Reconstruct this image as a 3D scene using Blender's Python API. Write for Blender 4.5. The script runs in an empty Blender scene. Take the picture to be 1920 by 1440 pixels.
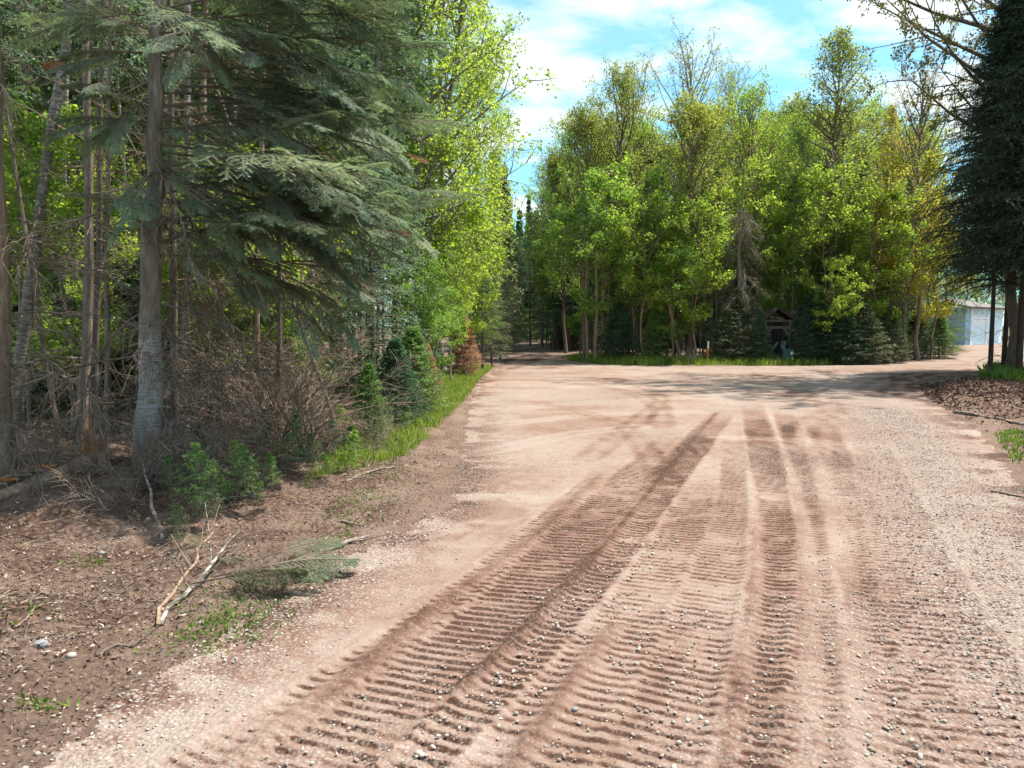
import bpy, math, random
import numpy as np
from mathutils import Vector
PI = math.pi
R = math.radians
rng = np.random.default_rng(7)
random.seed(7)
S = bpy.context.scene
COL = S.collection

# ------------------------------------------------------------------ camera
CAM_H, FPX, HOR = 1.6, 1442.0, 610.0
PITCH = math.atan((720 - HOR) / FPX)
cd = bpy.data.cameras.new('camera')
cam = bpy.data.objects.new('camera', cd)
COL.objects.link(cam)
cam.location = (0, 0, CAM_H)
cam.rotation_euler = (PI / 2 - PITCH, 0, 0)
cd.sensor_width = 36
cd.lens = 36 * FPX / 1920
cd.clip_start = 0.05
cd.clip_end = 2000
S.camera = cam

# ------------------------------------------------------------------ sky, sun, exposure
SUN_EL = 63
SUN_AZ = 70            # degrees clockwise from +Y: the sun stands to the right
W = bpy.data.worlds.new('World')
S.world = W
W.use_nodes = True
nt = W.node_tree
nt.nodes.clear()
def wn(t, **k):
    n = nt.nodes.new(t)
    for a, b in k.items():
        setattr(n, a, b)
    return n
sky = wn('ShaderNodeTexSky')
sky.sky_type = 'NISHITA'
sky.sun_disc = False
sky.sun_elevation = R(SUN_EL)
sky.sun_rotation = R(SUN_AZ)
sky.altitude = 300
sky.air_density = 1.0
sky.dust_density = 0.6
sky.ozone_density = 1.5
bg = wn('ShaderNodeBackground')
bg.inputs['Strength'].default_value = 0.15
out = wn('ShaderNodeOutputWorld')
tc = wn('ShaderNodeTexCoord')
sep = wn('ShaderNodeSeparateXYZ')
nt.links.new(tc.outputs['Generated'], sep.inputs[0])
def wmath(op, a, b=None):
    n = wn('ShaderNodeMath', operation=op)
    for i, v in enumerate((a, b)):
        if v is None:
            continue
        if isinstance(v, (int, float)):
            n.inputs[i].default_value = v
        else:
            nt.links.new(v, n.inputs[i])
    return n.outputs[0]
zc = wmath('MAXIMUM', sep.outputs[2], 0.0)
den = wmath('ADD', zc, 0.22)
cx = wmath('DIVIDE', sep.outputs[0], den)
cy = wmath('DIVIDE', sep.outputs[1], den)
comb = wn('ShaderNodeCombineXYZ')
nt.links.new(cx, comb.inputs[0])
nt.links.new(wmath('MULTIPLY', cy, 1.25), comb.inputs[1])
nz = wn('ShaderNodeTexNoise')
nz.inputs['Scale'].default_value = 3.4
nz.inputs['Detail'].default_value = 7
nz.inputs['Roughness'].default_value = 0.52
nz.inputs['Distortion'].default_value = 0.25
mp = wn('ShaderNodeMapping')
mp.inputs['Location'].default_value = (3.1, 1.7, 0.4)
nt.links.new(comb.outputs[0], mp.inputs[0])
nt.links.new(mp.outputs[0], nz.inputs['Vector'])
cr = wn('ShaderNodeValToRGB')
cr.color_ramp.elements[0].position = 0.45
cr.color_ramp.elements[0].color = (0.0, 0.0, 0.0, 1)
cr.color_ramp.elements[1].position = 0.60
cr.color_ramp.elements[1].color = (1, 1, 1, 1)
nt.links.new(nz.outputs['Fac'], cr.inputs[0])
cl_f = wmath('ADD', wmath('MULTIPLY', cr.outputs[0], 0.72), 0.24)
tint = wn('ShaderNodeMix', data_type='RGBA', blend_type='MULTIPLY')
tint.inputs['Factor'].default_value = 1
tint.inputs[7].default_value = (0.19, 0.53, 0.60, 1)
nt.links.new(sky.outputs[0], tint.inputs[6])
mixc = wn('ShaderNodeMix', data_type='RGBA')
mixc.inputs[7].default_value = (2.45, 2.65, 2.55, 1)
nt.links.new(cl_f, mixc.inputs[0])
nt.links.new(tint.outputs[2], mixc.inputs[6])
nt.links.new(mixc.outputs[2], bg.inputs[0])
nt.links.new(bg.outputs[0], out.inputs[0])

sd = bpy.data.lights.new('sun', 'SUN')
sd.energy = 3.3
sd.angle = R(0.6)
sd.color = (1.0, 0.95, 0.86)
sun = bpy.data.objects.new('sun', sd)
COL.objects.link(sun)
sv = Vector((math.sin(R(SUN_AZ)) * math.cos(R(SUN_EL)), math.cos(R(SUN_AZ)) * math.cos(R(SUN_EL)), math.sin(R(SUN_EL))))
sun.rotation_euler = sv.to_track_quat('Z', 'Y').to_euler()
sun.location = (20, 0, 40)

S.view_settings.view_transform = 'Standard'
S.view_settings.look = 'None'
S.view_settings.exposure = 1.65
S.view_settings.gamma = 1
S.view_settings.use_curve_mapping = False

# ------------------------------------------------------------------ pixel -> place
cp_, sp_ = math.cos(PITCH), math.sin(PITCH)
def G(px, py, z=0.0):
    """place on the level z that the photograph shows at (px, py)"""
    u, v = (px - 960) / FPX, (720 - py) / FPX
    yw, zw = cp_ + sp_ * v, -sp_ + cp_ * v
    t = (z - CAM_H) / zw
    return (u * t, yw * t)
def AT(px, py, d):
    """point at distance d in front of the camera"""
    u, v = (px - 960) / FPX, (720 - py) / FPX
    yw, zw = cp_ + sp_ * v, -sp_ + cp_ * v
    t = d / yw
    return np.array((u * t, d, CAM_H + zw * t))
def ZT(py, d):
    return float(AT(960, py, d)[2])

# ------------------------------------------------------------------ numpy noise
def _h(ix, iy, seed):
    n = (ix.astype(np.int64) * 374761393 + iy.astype(np.int64) * 668265263 + seed * 974634777) & 0xffffffff
    n = ((n ^ (n >> 13)) * 1274126177) & 0xffffffff
    n = n ^ (n >> 16)
    return (n & 0xffff) / 65535.0
def vn(x, y, seed=0):
    ix, iy = np.floor(x), np.floor(y)
    fx, fy = x - ix, y - iy
    fx, fy = fx * fx * (3 - 2 * fx), fy * fy * (3 - 2 * fy)
    a, b = _h(ix, iy, seed), _h(ix + 1, iy, seed)
    c, d = _h(ix, iy + 1, seed), _h(ix + 1, iy + 1, seed)
    return (a * (1 - fx) + b * fx) * (1 - fy) + (c * (1 - fx) + d * fx) * fy
def fbm(x, y, sc, seed=0, oct=3):
    r, amp, t = 0, 1, 0
    for i in range(oct):
        r = r + amp * vn(x * sc + 13.7 * i, y * sc + 7.1 * i, seed + i)
        t += amp
        amp *= 0.5
        sc *= 2.03
    return r / t
def sstep(a, b, x):
    t = np.clip((x - a) / (b - a), 0, 1)
    return t * t * (3 - 2 * t)

# ------------------------------------------------------------------ mesh building
class Geo:
    def __init__(s):
        s.v, s.f, s.n = [], [], 0
    def add(s, V, F, m=0):
        V = np.asarray(V, dtype=np.float64).reshape(-1, 3)
        F = np.asarray(F, dtype=np.int64)
        s.v.append(V)
        s.f.append((F + s.n, m))
        s.n += len(V)
    def sticks(s, P0, P1, R0, R1, k=3, m=0):
        P0, P1 = np.asarray(P0, float).reshape(-1, 3), np.asarray(P1, float).reshape(-1, 3)
        n = len(P0)
        if n == 0:
            return
        D = P1 - P0
        D /= np.linalg.norm(D, axis=1, keepdims=True) + 1e-9
        ref = np.where(np.abs(D[:, 2:3]) > 0.9, np.array([[1.0, 0, 0]]), np.array([[0, 0, 1.0]]))
        A = np.cross(D, ref)
        A /= np.linalg.norm(A, axis=1, keepdims=True) + 1e-9
        B = np.cross(D, A)
        R0, R1 = np.broadcast_to(R0, (n,)), np.broadcast_to(R1, (n,))
        V = np.zeros((n, 2 * k, 3))
        for i in range(k):
            c, q = math.cos(2 * PI * i / k), math.sin(2 * PI * i / k)
            o = A * c + B * q
            V[:, i] = P0 + o * R0[:, None]
            V[:, k + i] = P1 + o * R1[:, None]
        base = (np.arange(n) * 2 * k)[:, None]
        fs = []
        for i in range(k):
            j = (i + 1) % k
            fs.append(base + np.array([[i, j, k + j, k + i]]))
        s.add(V, np.concatenate(fs), m)
    def poly(s, P, r0, r1, k=3, m=0, pw=1.0):
        """many tapered polylines, P (n, q, 3)"""
        n, q = P.shape[:2]
        r0 = np.broadcast_to(r0, (n,)).astype(float)
        r1 = np.broadcast_to(r1, (n,)).astype(float)
        for i in range(q - 1):
            a, b = (i / (q - 1)) ** pw, ((i + 1) / (q - 1)) ** pw
            s.sticks(P[:, i], P[:, i + 1], r0 * (1 - a) + r1 * a, r0 * (1 - b) + r1 * b, k, m)
    def tube(s, P, rad, k=10, m=0, lump=0.0, cap=True, seed=0):
        P = np.asarray(P, float)
        n = len(P)
        D = np.gradient(P, axis=0)
        D /= np.linalg.norm(D, axis=1, keepdims=True) + 1e-9
        A = np.cross(D, np.array([[0.03, 1.0, 0.05]]) if abs(D[0][1]) < 0.9 else np.array([[1.0, 0.02, 0]]))
        A /= np.linalg.norm(A, axis=1, keepdims=True)
        B = np.cross(D, A)
        th = np.arange(k) * 2 * PI / k
        rad = np.broadcast_to(rad, (n,))
        rr = rad[:, None] * np.ones((n, k))
        if lump:
            r_ = np.random.default_rng(seed + 5)
            rr = rr * (1 + lump * (r_.random((n, k)) - 0.5) + lump * 0.7 * np.sin(th * 3 + seed)[None])
        V = P[:, None] + A[:, None] * (np.cos(th)[None, :, None] * rr[..., None]) + B[:, None] * (np.sin(th)[None, :, None] * rr[..., None])
        i, j = np.meshgrid(np.arange(n - 1), np.arange(k), indexing='ij')
        j2 = (j + 1) % k
        F = np.stack([i * k + j, (i + 1) * k + j, (i + 1) * k + j2, i * k + j2], -1).reshape(-1, 4)
        s.add(V, F, m)
        if cap:
            for e, o in ((0, 0), (n - 1, (n - 1) * k)):
                VV = np.vstack([V[e], P[e][None]])
                s.add(VV, np.array([[a, (a + 1) % k, k] if e == 0 else [(a + 1) % k, a, k] for a in range(k)]), m)
    def box(s, c, d, rot=None, m=0):
        c, d = np.array(c, float), np.array(d, float) / 2
        V = np.array([[x, y, z] for x in (-1, 1) for y in (-1, 1) for z in (-1, 1)], float) * d
        if rot is not None:
            from mathutils import Euler
            M = np.array(Euler(rot).to_matrix())
            V = V @ M.T
        s.add(V + c, np.array([[0, 1, 3, 2], [4, 6, 7, 5], [0, 4, 5, 1], [2, 3, 7, 6], [0, 2, 6, 4], [1, 5, 7, 3]]), m)
    def leaves(s, C, D, N, L, Wd, m=0, fold=0.0):
        """rhombus leaves: base C, direction D, normal N"""
        n = len(C)
        if n == 0:
            return
        D = D / (np.linalg.norm(D, axis=1, keepdims=True) + 1e-9)
        T = np.cross(D, N)
        T /= np.linalg.norm(T, axis=1, keepdims=True) + 1e-9
        L, Wd = np.broadcast_to(L, (n,))[:, None], np.broadcast_to(Wd, (n,))[:, None]
        Nn = np.cross(T, D)
        V = np.stack([C, C + D * L * 0.45 + T * Wd * 0.5 + Nn * Wd * fold, C + D * L, C + D * L * 0.45 - T * Wd * 0.5 + Nn * Wd * fold], 1)
        s.add(V, np.arange(4 * n).reshape(n, 4), m)
    def needles(s, C, D, T, L, w, m=0):
        n = len(C)
        L = np.broadcast_to(L, (n,))[:, None]
        V = np.stack([C - T * w, C + T * w, C + D * L], 1)
        s.add(V, np.arange(3 * n).reshape(n, 3), m)
    def mesh(s, name, mats, smooth=False):
        V = np.concatenate(s.v)
        me = bpy.data.meshes.new(name)
        me.vertices.add(len(V))
        me.vertices.foreach_set('co', V.astype(np.float32).ravel())
        tot = np.concatenate([np.full(len(f), f.shape[1]) for f, m in s.f])
        idx = np.concatenate([f.ravel() for f, m in s.f])
        mi = np.concatenate([np.full(len(f), m) for f, m in s.f])
        me.loops.add(len(idx))
        me.loops.foreach_set('vertex_index', idx.astype(np.int32))
        me.polygons.add(len(tot))
        st = np.concatenate([[0], np.cumsum(tot)[:-1]])
        me.polygons.foreach_set('loop_start', st.astype(np.int32))
        me.polygons.foreach_set('material_index', mi.astype(np.int32))
        me.polygons.foreach_set('use_smooth', np.full(len(tot), smooth, dtype=bool))
        for mm in (mats if isinstance(mats, (list, tuple)) else [mats]):
            me.materials.append(mm)
        me.update(calc_edges=True)
        return me

def link(name, me, parent=None, loc=None, rot=None, scale=None, mat=None):
    o = bpy.data.objects.new(name, me)
    COL.objects.link(o)
    if parent is not None:
        o.parent = parent
    if loc is not None:
        o.location = loc
    if rot is not None:
        o.rotation_euler = rot
    if scale is not None:
        o.scale = scale if hasattr(scale, '__len__') else (scale,) * 3
    if mat is not None:
        o.material_slots[0].link = 'OBJECT'
        o.material_slots[0].material = mat
    return o
def tag(o, label=None, cat=None, group=None, kind=None):
    if label: o['label'] = label
    if cat: o['category'] = cat
    if group: o['group'] = group
    if kind: o['kind'] = kind
    return o
def thing(name, label, cat, loc=(0, 0, 0), rot=(0, 0, 0), scale=1, group=None):
    o = bpy.data.objects.new(name, None)
    o.empty_display_size = 0.2
    COL.objects.link(o)
    o.location = loc
    o.rotation_euler = rot
    o.scale = scale if hasattr(scale, '__len__') else (scale,) * 3
    return tag(o, label, cat, group)

# ------------------------------------------------------------------ materials
def nodes(name):
    m = bpy.data.materials.new(name)
    m.use_nodes = True
    t = m.node_tree
    t.nodes.clear()
    o = t.nodes.new('ShaderNodeOutputMaterial')
    return m, t, o
def N(t, typ, ins=None, **k):
    n = t.nodes.new(typ)
    for a, b in k.items():
        setattr(n, a, b)
    for a, b in (ins or {}).items():
        if hasattr(b, 'is_linked') or isinstance(b, bpy.types.NodeSocket):
            t.links.new(b, n.inputs[a])
        else:
            n.inputs[a].default_value = b
    return n
def ramp(t, fac, stops):
    n = t.nodes.new('ShaderNodeValToRGB')
    el = n.color_ramp.elements
    while len(el) < len(stops):
        el.new(0.5)
    for e, (p, c) in zip(el, stops):
        e.position = p
        e.color = (*c, 1)
    t.links.new(fac, n.inputs[0])
    return n.outputs[0]
def mixrgb(t, f, a, b, blend='MIX'):
    n = t.nodes.new('ShaderNodeMix')
    n.data_type = 'RGBA'
    n.blend_type = blend
    for i, v in ((0, f), (6, a), (7, b)):
        if isinstance(v, bpy.types.NodeSocket):
            t.links.new(v, n.inputs[i])
        elif isinstance(v, (int, float)):
            n.inputs[i].default_value = v
        else:
            n.inputs[i].default_value = (*v, 1)
    return n.outputs[2]
def mth(t, op, a, b=0.0, clamp=False):
    n = t.nodes.new('ShaderNodeMath')
    n.operation = op
    n.use_clamp = clamp
    for i, v in enumerate((a, b)):
        if isinstance(v, bpy.types.NodeSocket):
            t.links.new(v, n.inputs[i])
        else:
            n.inputs[i].default_value = v
    return n.outputs[0]

def leaf_mat(name, stops, trans=0.45, rough=0.55, objvar=0.25, tcol=None, clump=1.2):
    """stops: list of colours, spread over leaves at random and over clumps by noise"""
    m, t, o = nodes(name)
    g = N(t, 'ShaderNodeNewGeometry')
    oi = N(t, 'ShaderNodeObjectInfo')
    tcn = N(t, 'ShaderNodeTexCoord')
    nz = N(t, 'ShaderNodeTexNoise', {'Vector': tcn.outputs['Object'], 'Scale': clump, 'Detail': 2.0})
    f = mth(t, 'ADD', mth(t, 'MULTIPLY', g.outputs['Random Per Island'], 0.55), mth(t, 'MULTIPLY', mth(t, 'SUBTRACT', nz.outputs[0], 0.5), 1.3))
    f = mth(t, 'ADD', f, mth(t, 'MULTIPLY', mth(t, 'SUBTRACT', oi.outputs['Random'], 0.5), objvar))
    f = mth(t, 'ADD', f, 0.22, True)
    k = len(stops)
    c = ramp(t, f, [(i / (k - 1), s) for i, s in enumerate(stops)])
    p = N(t, 'ShaderNodeBsdfPrincipled', {'Base Color': c, 'Roughness': rough})
    p.inputs['Specular IOR Level'].default_value = 0.35
    tl = mixrgb(t, 1.0, c, tcol or (1.25, 1.2, 0.55), 'MULTIPLY')
    tr = N(t, 'ShaderNodeBsdfTranslucent', {'Color': tl})
    mx = N(t, 'ShaderNodeMixShader', {0: trans, 1: p.outputs[0], 2: tr.outputs[0]})
    t.links.new(mx.outputs[0], o.inputs[0])
    return m

def bark_mat(name, c1, c2, c3, bands=0.0, band_col=(0.5, 0.48, 0.45), scale=1.0, zr=None):
    m, t, o = nodes(name)
    tcn = N(t, 'ShaderNodeTexCoord')
    mp = N(t, 'ShaderNodeMapping', {'Vector': tcn.outputs['Object'], 'Scale': (9 * scale, 9 * scale, 1.6 * scale)})
    n1 = N(t, 'ShaderNodeTexNoise', {'Vector': mp.outputs[0], 'Scale': 2.5, 'Detail': 6.0, 'Roughness': 0.65})
    n2 = N(t, 'ShaderNodeTexNoise', {'Vector': tcn.outputs['Object'], 'Scale': 1.7 * scale, 'Detail': 3.0})
    oi = N(t, 'ShaderNodeObjectInfo')
    c = ramp(t, n1.outputs[0], [(0.30, c1), (0.5, c2), (0.72, c3)])
    c = mixrgb(t, mth(t, 'MULTIPLY', n2.outputs[0], 0.5), c, tuple(x * 0.55 for x in c2))
    h = n1.outputs[0]
    if bands:
        mp2 = N(t, 'ShaderNodeMapping', {'Vector': tcn.outputs['Object'], 'Scale': (7, 7, 62)})
        n3 = N(t, 'ShaderNodeTexNoise', {'Vector': mp2.outputs[0], 'Scale': 1.0, 'Detail': 4.0, 'Roughness': 0.6})
        mp3 = N(t, 'ShaderNodeMapping', {'Vector': tcn.outputs['Object'], 'Scale': (3, 3, 1.3)})
        n4 = N(t, 'ShaderNodeTexNoise', {'Vector': mp3.outputs[0], 'Scale': 1.0, 'Detail': 3.0})
        b = ramp(t, n3.outputs[0], [(0.40, (0, 0, 0)), (0.52, (1, 1, 1))])
        q = ramp(t, n4.outputs[0], [(0.5 - bands * 0.35, (0, 0, 0)), (0.62 - bands * 0.25, (1, 1, 1))])
        fac = mth(t, 'MULTIPLY', b, q)
        if zr:
            sx = N(t, 'ShaderNodeSeparateXYZ', {0: tcn.outputs['Object']})
            zz = mth(t, 'ADD', sx.outputs[2], mth(t, 'MULTIPLY', n2.outputs[0], 0.5))
            lo = N(t, 'ShaderNodeMapRange', {0: zz, 1: zr[0], 2: zr[0] + 0.2, 3: 0.0, 4: 1.0})
            hi = N(t, 'ShaderNodeMapRange', {0: zz, 1: zr[1], 2: zr[1] + 0.25, 3: 1.0, 4: 0.0})
            fac = mth(t, 'MULTIPLY', fac, mth(t, 'MULTIPLY', lo.outputs[0], hi.outputs[0]))
        c = mixrgb(t, fac, c, band_col)
    c = mixrgb(t, mth(t, 'MULTIPLY', oi.outputs['Random'], 0.35), c, tuple(x * 0.5 for x in c2))
    bp = N(t, 'ShaderNodeBump', {'Height': h, 'Strength': 0.7, 'Distance': 0.02})
    p = N(t, 'ShaderNodeBsdfPrincipled', {'Base Color': c, 'Roughness': 0.85, 'Normal': bp.outputs[0]})
    p.inputs['Specular IOR Level'].default_value = 0.2
    t.links.new(p.outputs[0], o.inputs[0])
    return m

def plain(name, col, rough=0.6, var=0.25, scale=6.0, metallic=0.0, spec=0.4, island=False):
    m, t, o = nodes(name)
    tcn = N(t, 'ShaderNodeTexCoord')
    n1 = N(t, 'ShaderNodeTexNoise', {'Vector': tcn.outputs['Object'], 'Scale': scale, 'Detail': 6.0, 'Roughness': 0.6})
    c = ramp(t, n1.outputs[0], [(0.3, tuple(x * (1 - var) for x in col)), (0.7, tuple(min(1, x * (1 + var * 0.6)) for x in col))])
    if island:
        g = N(t, 'ShaderNodeNewGeometry')
        c = mixrgb(t, mth(t, 'MULTIPLY', g.outputs['Random Per Island'], 0.75), c, tuple(x * 0.3 for x in col))
    bp = N(t, 'ShaderNodeBump', {'Height': n1.outputs[0], 'Strength': 0.25, 'Distance': 0.01})
    p = N(t, 'ShaderNodeBsdfPrincipled', {'Base Color': c, 'Roughness': rough, 'Metallic': metallic, 'Normal': bp.outputs[0]})
    p.inputs['Specular IOR Level'].default_value = spec
    t.links.new(p.outputs[0], o.inputs[0])
    return m

def chips_mat(name, cols, rough=0.8):
    m, t, o = nodes(name)
    g = N(t, 'ShaderNodeNewGeometry')
    k = len(cols)
    c = ramp(t, g.outputs['Random Per Island'], [(i / (k - 1), s) for i, s in enumerate(cols)])
    p = N(t, 'ShaderNodeBsdfPrincipled', {'Base Color': c, 'Roughness': rough})
    p.inputs['Specular IOR Level'].default_value = 0.2
    t.links.new(p.outputs[0], o.inputs[0])
    return m

M_LIME = leaf_mat('leaf_lime', [(0.14, 0.23, 0.04), (0.25, 0.37, 0.065), (0.42, 0.52, 0.12)], 0.62)
M_MID = leaf_mat('leaf_mid', [(0.088, 0.175, 0.044), (0.188, 0.325, 0.069), (0.350, 0.500, 0.112)], 0.6)
M_OLIVE = leaf_mat('leaf_olive', [(0.12, 0.16, 0.04), (0.23, 0.28, 0.065), (0.39, 0.42, 0.12)], 0.6)
M_GOLD = leaf_mat('leaf_gold', [(0.20, 0.26, 0.05), (0.38, 0.38, 0.07), (0.55, 0.44, 0.14)], 0.6)
M_BRONZE = leaf_mat('leaf_bronze', [(0.20, 0.15, 0.05), (0.38, 0.27, 0.09), (0.52, 0.36, 0.16)], 0.45, tcol=(1.1, 1.0, 0.8))
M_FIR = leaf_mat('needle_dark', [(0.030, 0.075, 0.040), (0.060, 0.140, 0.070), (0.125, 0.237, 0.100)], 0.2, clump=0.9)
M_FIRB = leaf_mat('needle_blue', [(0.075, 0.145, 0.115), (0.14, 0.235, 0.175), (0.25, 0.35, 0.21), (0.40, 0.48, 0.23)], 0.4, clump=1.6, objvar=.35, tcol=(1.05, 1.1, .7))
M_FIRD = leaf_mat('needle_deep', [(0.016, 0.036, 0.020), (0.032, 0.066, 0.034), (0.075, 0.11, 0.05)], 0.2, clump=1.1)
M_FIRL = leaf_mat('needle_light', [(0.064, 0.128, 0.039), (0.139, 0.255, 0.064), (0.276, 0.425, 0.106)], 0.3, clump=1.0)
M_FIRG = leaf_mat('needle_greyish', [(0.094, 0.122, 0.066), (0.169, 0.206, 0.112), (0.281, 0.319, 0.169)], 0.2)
M_DEADN = leaf_mat('needle_dead', [(0.30, 0.15, 0.08), (0.46, 0.26, 0.15), (0.60, 0.40, 0.25)], 0.35, tcol=(1.1, .9, .7))
M_GRASS = leaf_mat('grass', [(0.07, 0.13, 0.02), (0.14, 0.23, 0.03), (0.24, 0.33, 0.06), (0.36, 0.34, 0.15)], 0.45, clump=2.5)
M_FERN = leaf_mat('fern_leaf', [(0.05, 0.10, 0.02), (0.12, 0.20, 0.03), (0.22, 0.30, 0.06)], 0.4)
M_CUT = leaf_mat('cut_needles', [(0.06, 0.095, 0.045), (0.11, 0.165, 0.075), (0.19, 0.25, 0.12)], 0.25)

B_GREY = bark_mat('bark_grey', (0.100, 0.076, 0.060), (0.260, 0.200, 0.160), (0.520, 0.420, 0.340))
B_HERO = bark_mat('bark_hero', (0.105, 0.079, 0.061), (0.263, 0.210, 0.166), (0.490, 0.403, 0.333), bands=0.9, band_col=(0.36, 0.37, 0.375), zr=(0.45, 1.55))
B_BIRCH = bark_mat('bark_birch', (0.184, 0.149, 0.115), (0.483, 0.425, 0.356), (0.713, 0.655, 0.564), bands=0.8, band_col=(0.10, 0.085, 0.07))
B_DARK = bark_mat('bark_dark', (0.062, 0.045, 0.035), (0.163, 0.125, 0.095), (0.325, 0.250, 0.200))
B_BLACK = bark_mat('bark_black', (0.025, 0.018, 0.014), (0.065, 0.05, 0.038), (0.13, 0.10, 0.08))
B_BROWN = bark_mat('bark_brown', (0.131, 0.085, 0.056), (0.319, 0.216, 0.150), (0.581, 0.431, 0.319))
B_DEAD = plain('dead_twig', (0.27, 0.20, 0.15), 0.85, 0.45, 3.0, spec=0.15, island=True)
B_SILV = plain('silver_twig', (0.36, 0.33, 0.29), 0.85, 0.3, 3.0, spec=0.15, island=True)

# ------------------------------------------------------------------ where the road lies
LEFT_E = [(-700, 2300), (-100, 1560), (60, 1440), (150, 1370), (255, 1290), (335, 1235), (430, 1180), (520, 1125), (600, 1070), (665, 1035), (745, 1000), (842, 950),
          (864, 905), (862, 850), (872, 790), (884, 750), (893, 722), (908, 702), (930, 693), (944, 684), (938, 674), (946, 667), (970, 661), (1020, 657), (1046, 652.5)]
RIGHT_E = [(1066, 653.5), (1052, 660), (1056, 667), (1085, 676), (1130, 682), (1200, 685), (1450, 685), (1600, 683), (1660, 679.5), (1700, 675), (1760, 668), (1806, 660), (1800, 650),
           (1790, 641), (2050, 641), (2050, 652), (1960, 680), (1880, 692), (1780, 697), (1728, 708), (1722, 728), (1745, 752), (1800, 782),
           (1850, 815), (1882, 860), (1925, 920), (2150, 1150), (2700, 1700)]
ROAD = np.array([G(*p) for p in LEFT_E + RIGHT_E] + [(3.5, 0.2), (3.5, -3), (-3.2, -3), (-3.2, 0.2)])
def sdist(px, py, poly):
    """signed distance to a polygon, positive inside"""
    px, py = np.asarray(px, float), np.asarray(py, float)
    best = np.full(px.shape, 1e9)
    ins = np.zeros(px.shape, bool)
    n = len(poly)
    for i in range(n):
        x1, y1 = poly[i]
        x2, y2 = poly[(i + 1) % n]
        dx, dy = x2 - x1, y2 - y1
        t = np.clip(((px - x1) * dx + (py - y1) * dy) / (dx * dx + dy * dy + 1e-12), 0, 1)
        best = np.minimum(best, (px - x1 - t * dx) ** 2 + (py - y1 - t * dy) ** 2)
        c = (y1 > py) != (y2 > py)
        ins ^= c & (px < (x2 - x1) * (py - y1) / (y2 - y1 + 1e-12) + x1)
    d = np.sqrt(best)
    return np.where(ins, d, -d)
def pline(px, py, pts):
    """distance (signed, + to the right of travel) and arc length along a polyline"""
    best = np.full(px.shape, 1e9)
    sg, ss = np.zeros(px.shape), np.zeros(px.shape)
    acc = 0
    for (x1, y1), (x2, y2) in zip(pts[:-1], pts[1:]):
        dx, dy = x2 - x1, y2 - y1
        L = math.hypot(dx, dy)
        tt = ((px - x1) * dx + (py - y1) * dy) / L
        t = np.clip(tt, 0, L)
        qx, qy = px - x1 - dx / L * t, py - y1 - dy / L * t
        d = qx * qx + qy * qy
        m = d < best
        best = np.where(m, d, best)
        sg = np.where(m, (qx * dy - qy * dx) / L, sg)
        ss = np.where(m, acc + t, ss)
        acc += L
    return np.sqrt(best), np.sign(sg) * np.sqrt(best), ss, acc

# crawler tracks: (points in the photograph, half width m, ridge depth, redness)
BANDS = [
    ([(150, 1560), (420, 1440), (760, 1210), (940, 1075), (1080, 940), (1180, 850)], 0.20, 0.8, 0.48),
    ([(560, 1560), (760, 1400), (940, 1240), (1100, 1080), (1215, 935), (1300, 835), (1365, 765)], 0.24, 1.35, 0.62),
    ([(400, 1560), (600, 1420), (800, 1270), (960, 1130), (1110, 970), (1215, 860), (1290, 790)], 0.21, 1.1, 0.5),
    ([(940, 1560), (1010, 1440), (1125, 1290), (1240, 1120), (1315, 960), (1368, 850)], 0.29, 0.9, 0.45),
    ([(1180, 1560), (1230, 1440), (1300, 1270), (1345, 1120), (1390, 960), (1390, 850), (1362, 790)], 0.22, 0.9, 0.32),
    ([(1440, 1600), (1445, 1440), (1470, 1240), (1470, 1080), (1455, 930), (1430, 830), (1405, 750)], 0.22, 1.15, 0.75),
    ([(1570, 1600), (1570, 1440), (1566, 1240), (1560, 1080), (1530, 930), (1500, 850), (1462, 765)], 0.20, 0.95, 0.75),
    ([(1780, 1600), (1740, 1420), (1690, 1240), (1650, 1080), (1600, 950), (1560, 865), (1530, 780)], 0.25, 1.05, 0.6),
    ([(1960, 1560), (1880, 1400), (1790, 1230), (1720, 1080), (1675, 950), (1640, 860), (1610, 800)], 0.25, 0.9, 0.35),
]
BERMS = [  # smooth longitudinal ridges
    ([(600, 1330), (854, 1112), (993, 1018), (1130, 890)], 0.05, 0.018, 0.4),
    ([(860, 1300), (993, 1178), (1071, 1096), (1165, 989), (1256, 875), (1345, 775)], 0.045, 0.022, 0.7),
    ([(900, 1530), (969, 1432), (1063, 1293), (1150, 1180)], 0.05, 0.02, 0.5),
    ([(420, 1440), (560, 1330), (700, 1230), (800, 1150)], 0.045, 0.02, 0.3),
    ([(1350, 1560), (1359, 1432), (1384, 1301), (1396, 1219), (1417, 1116), (1420, 1000), (1400, 880)], 0.055, 0.022, -0.15),
    ([(1520, 1560), (1520, 1280), (1523, 1157), (1515, 1034), (1499, 952), (1475, 860), (1435, 760)], 0.06, 0.006, -0.3),
    ([(1640, 1560), (1622, 1424), (1601, 1219), (1577, 1034), (1545, 903), (1500, 800)], 0.09, 0.008, -0.28),
]
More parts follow.
